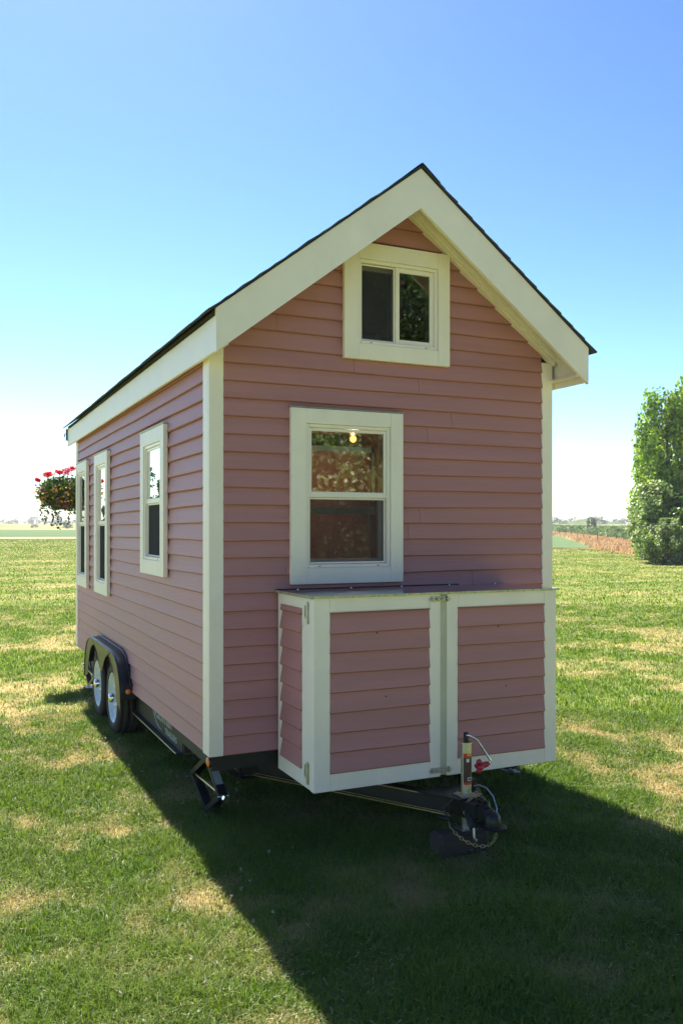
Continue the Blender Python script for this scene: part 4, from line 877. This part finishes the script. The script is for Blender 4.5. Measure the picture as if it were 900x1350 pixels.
# ------------------------------------------------------------------ lawn grass
def blades(name, n, r0, r1, a0, a1, hmin, hmax, wmin, wmax, seed, pw=1.0):
    g = np.random.RandomState(seed); t = g.rand(n); r = (r0**(2-pw)+(r1**(2-pw)-r0**(2-pw))*t)**(1/(2-pw)); az = a0+(a1-a0)*g.rand(n); x, y = pol(az, r)
    # gather into small tufts
    tx = g.normal(size=n)*.004; x = x+tx; z = H(r)+.012*(vnoise(x, y, 1.1, 5)-.5)-.014
    dr = np.clip(dryness(x, y)+.16*g.normal(size=n), 0, 1); lush = vnoise(x, y, .33, 12)
    h = (hmin+(hmax-hmin)*g.rand(n))*(.55+.75*(1-dr))*(.7+.6*lush); w_ = wmin+(wmax-wmin)*g.rand(n)
    k = np.clip((r-r0)/(r1-r0), 0, 1); w_ = w_*(1+1.2*k)
    q = g.rand(n)*2*PI; lean = (.25+.9*g.rand(n)**1.5)*(1+.8*dr); dx, dy = np.cos(q), np.sin(q); q2 = q+PI/2+g.normal(size=n)*.5; wx, wy = np.cos(q2)*w_/2, np.sin(q2)*w_/2
    B = np.stack([x, y, z], -1); side = np.stack([wx, wy, np.zeros(n)], -1)
    mid = B+np.stack([dx*lean*h*.30, dy*lean*h*.30, h*.62], -1); tip = B+np.stack([dx*lean*h*.95, dy*lean*h*.95, h*(1-.22*lean)], -1)
    V = np.stack([B-side, B+side, mid+side*.8, mid-side*.8, tip+side*.12, tip-side*.12], 1).reshape(-1, 3)
    b = (np.arange(n)*6)[:, None]; F = np.concatenate([b+[0, 1, 2, 3], b+[3, 2, 4, 5]], 0)
    c = lawncol(dr, np.clip(.6*g.rand(n)+.4*lush, 0, 1))*(.8+.4*g.rand(n))[:, None]
    o = raw_mesh(name, V, F, 'grassblade', np.repeat(c, 6, 0)); return o
tag(blades('grass', 330000, 2.3, 9, 1, 50, .030, .062, .0022, .0042, 1, 1.15), 'short mown lawn grass, green tufts among straw coloured blades', kind='stuff')
tag(blades('grass', 150000, 9, 22, 1, 50, .03, .055, .006, .011, 2, 1.3), 'mown lawn grass further out around the trailer', kind='stuff')
tag(blades('grass', 90000, 22, 62, 1, 50, .03, .06, .016, .03, 3, 1.3), 'distant lawn grass towards the field edge', kind='stuff')
tag(blades('grass', 70000, 60, 122, 1, 50, .04, .08, .04, .07, 4, 1.3), 'farthest lawn grass up to the dirt track', kind='stuff')
# clover heads
g = np.random.RandomState(31); n = 240; r = 2.6+6*g.rand(n)**.8; az = 1+20*g.rand(n); x, y = pol(az, r); keep = vnoise(x, y, .8, 21) > .5; x, y, r = x[keep], y[keep], r[keep]
c = np.repeat(np.stack([x, y, H(r)+.035+.02*g.rand(len(x))], -1), 14, 0); c = c+g.normal(size=c.shape)*.0038
o = leafcloud('clover_flowers', c, .006, pal(len(c), [(.62, .56, .46), (.5, .42, .33)], g), 'petal', None, 1.2, seed=8); tag(o, 'small whitish clover heads scattered in the lawn', kind='stuff')
n = 9000; r = 2.5+6.5*g.rand(n); az = 1+48*g.rand(n); x, y = pol(az, r); keep = vnoise(x, y, .45, 23) > .58; x, y, r = x[keep], y[keep], r[keep]
o = leafcloud('clover_leaves', np.stack([x, y, H(r)+.018+.02*g.rand(len(x))], -1), .013, pal(len(x), [(.05, .13, .02), (.08, .17, .03)], g), 'leaf', None, 1.0, seed=18); tag(o, 'low clover leaves growing in the lawn', kind='stuff')

# summer haze: one closed box of thin even air round everything
mh, nth, outh = nodes('thin_summer_haze')
pv = N(nth, 'ShaderNodeVolumePrincipled', Density=.00045); pv.inputs['Color'].default_value = (.93, .96, 1, 1); pv.inputs['Anisotropy'].default_value = .1
nth.links.new(pv.outputs[0], outh.inputs['Volume']); M['haze'] = mh
hz = MB(); hz.box((-1500, -400, -1.1), (1500, 1500, 24), 0, 0); hz = hz.build('haze', 'haze'); tag(hz, 'thin pale summer haze over the fields', kind='stuff')

n = 15000; g = np.random.RandomState(41); r = 2.4+7*g.rand(n); az = 1+48*g.rand(n); x, y = pol(az, r); keep = vnoise(x, y, .5, 33)+.3*vnoise(x, y, .12, 34) > .55; x, y, r = x[keep], y[keep], r[keep]
q = g.rand(len(x))*2*PI; ln = .012+.022*g.rand(len(x)); wd = .0007+.0008*g.rand(len(x)); zz = H(r)+.004+.026*g.rand(len(x)); dx = np.stack([np.cos(q), np.sin(q), .5*g.normal(size=len(x))*.6], -1)*ln[:, None]/2; sx = np.stack([-np.sin(q), np.cos(q), 0*q], -1)*wd[:, None]
c = np.stack([x, y, zz], -1); V = np.stack([c-dx-sx, c+dx-sx*.4, c+dx+sx*.4, c-dx+sx], 1).reshape(-1, 3)
o = raw_mesh('grass_clippings', V, np.arange(4*len(x)).reshape(-1, 4), 'grassblade', np.repeat(pal(len(x), [(.62, .54, .30), (.50, .42, .22), (.70, .64, .42)], g), 4, 0)); tag(o, 'pale dry clippings lying in the mown grass', kind='stuff')
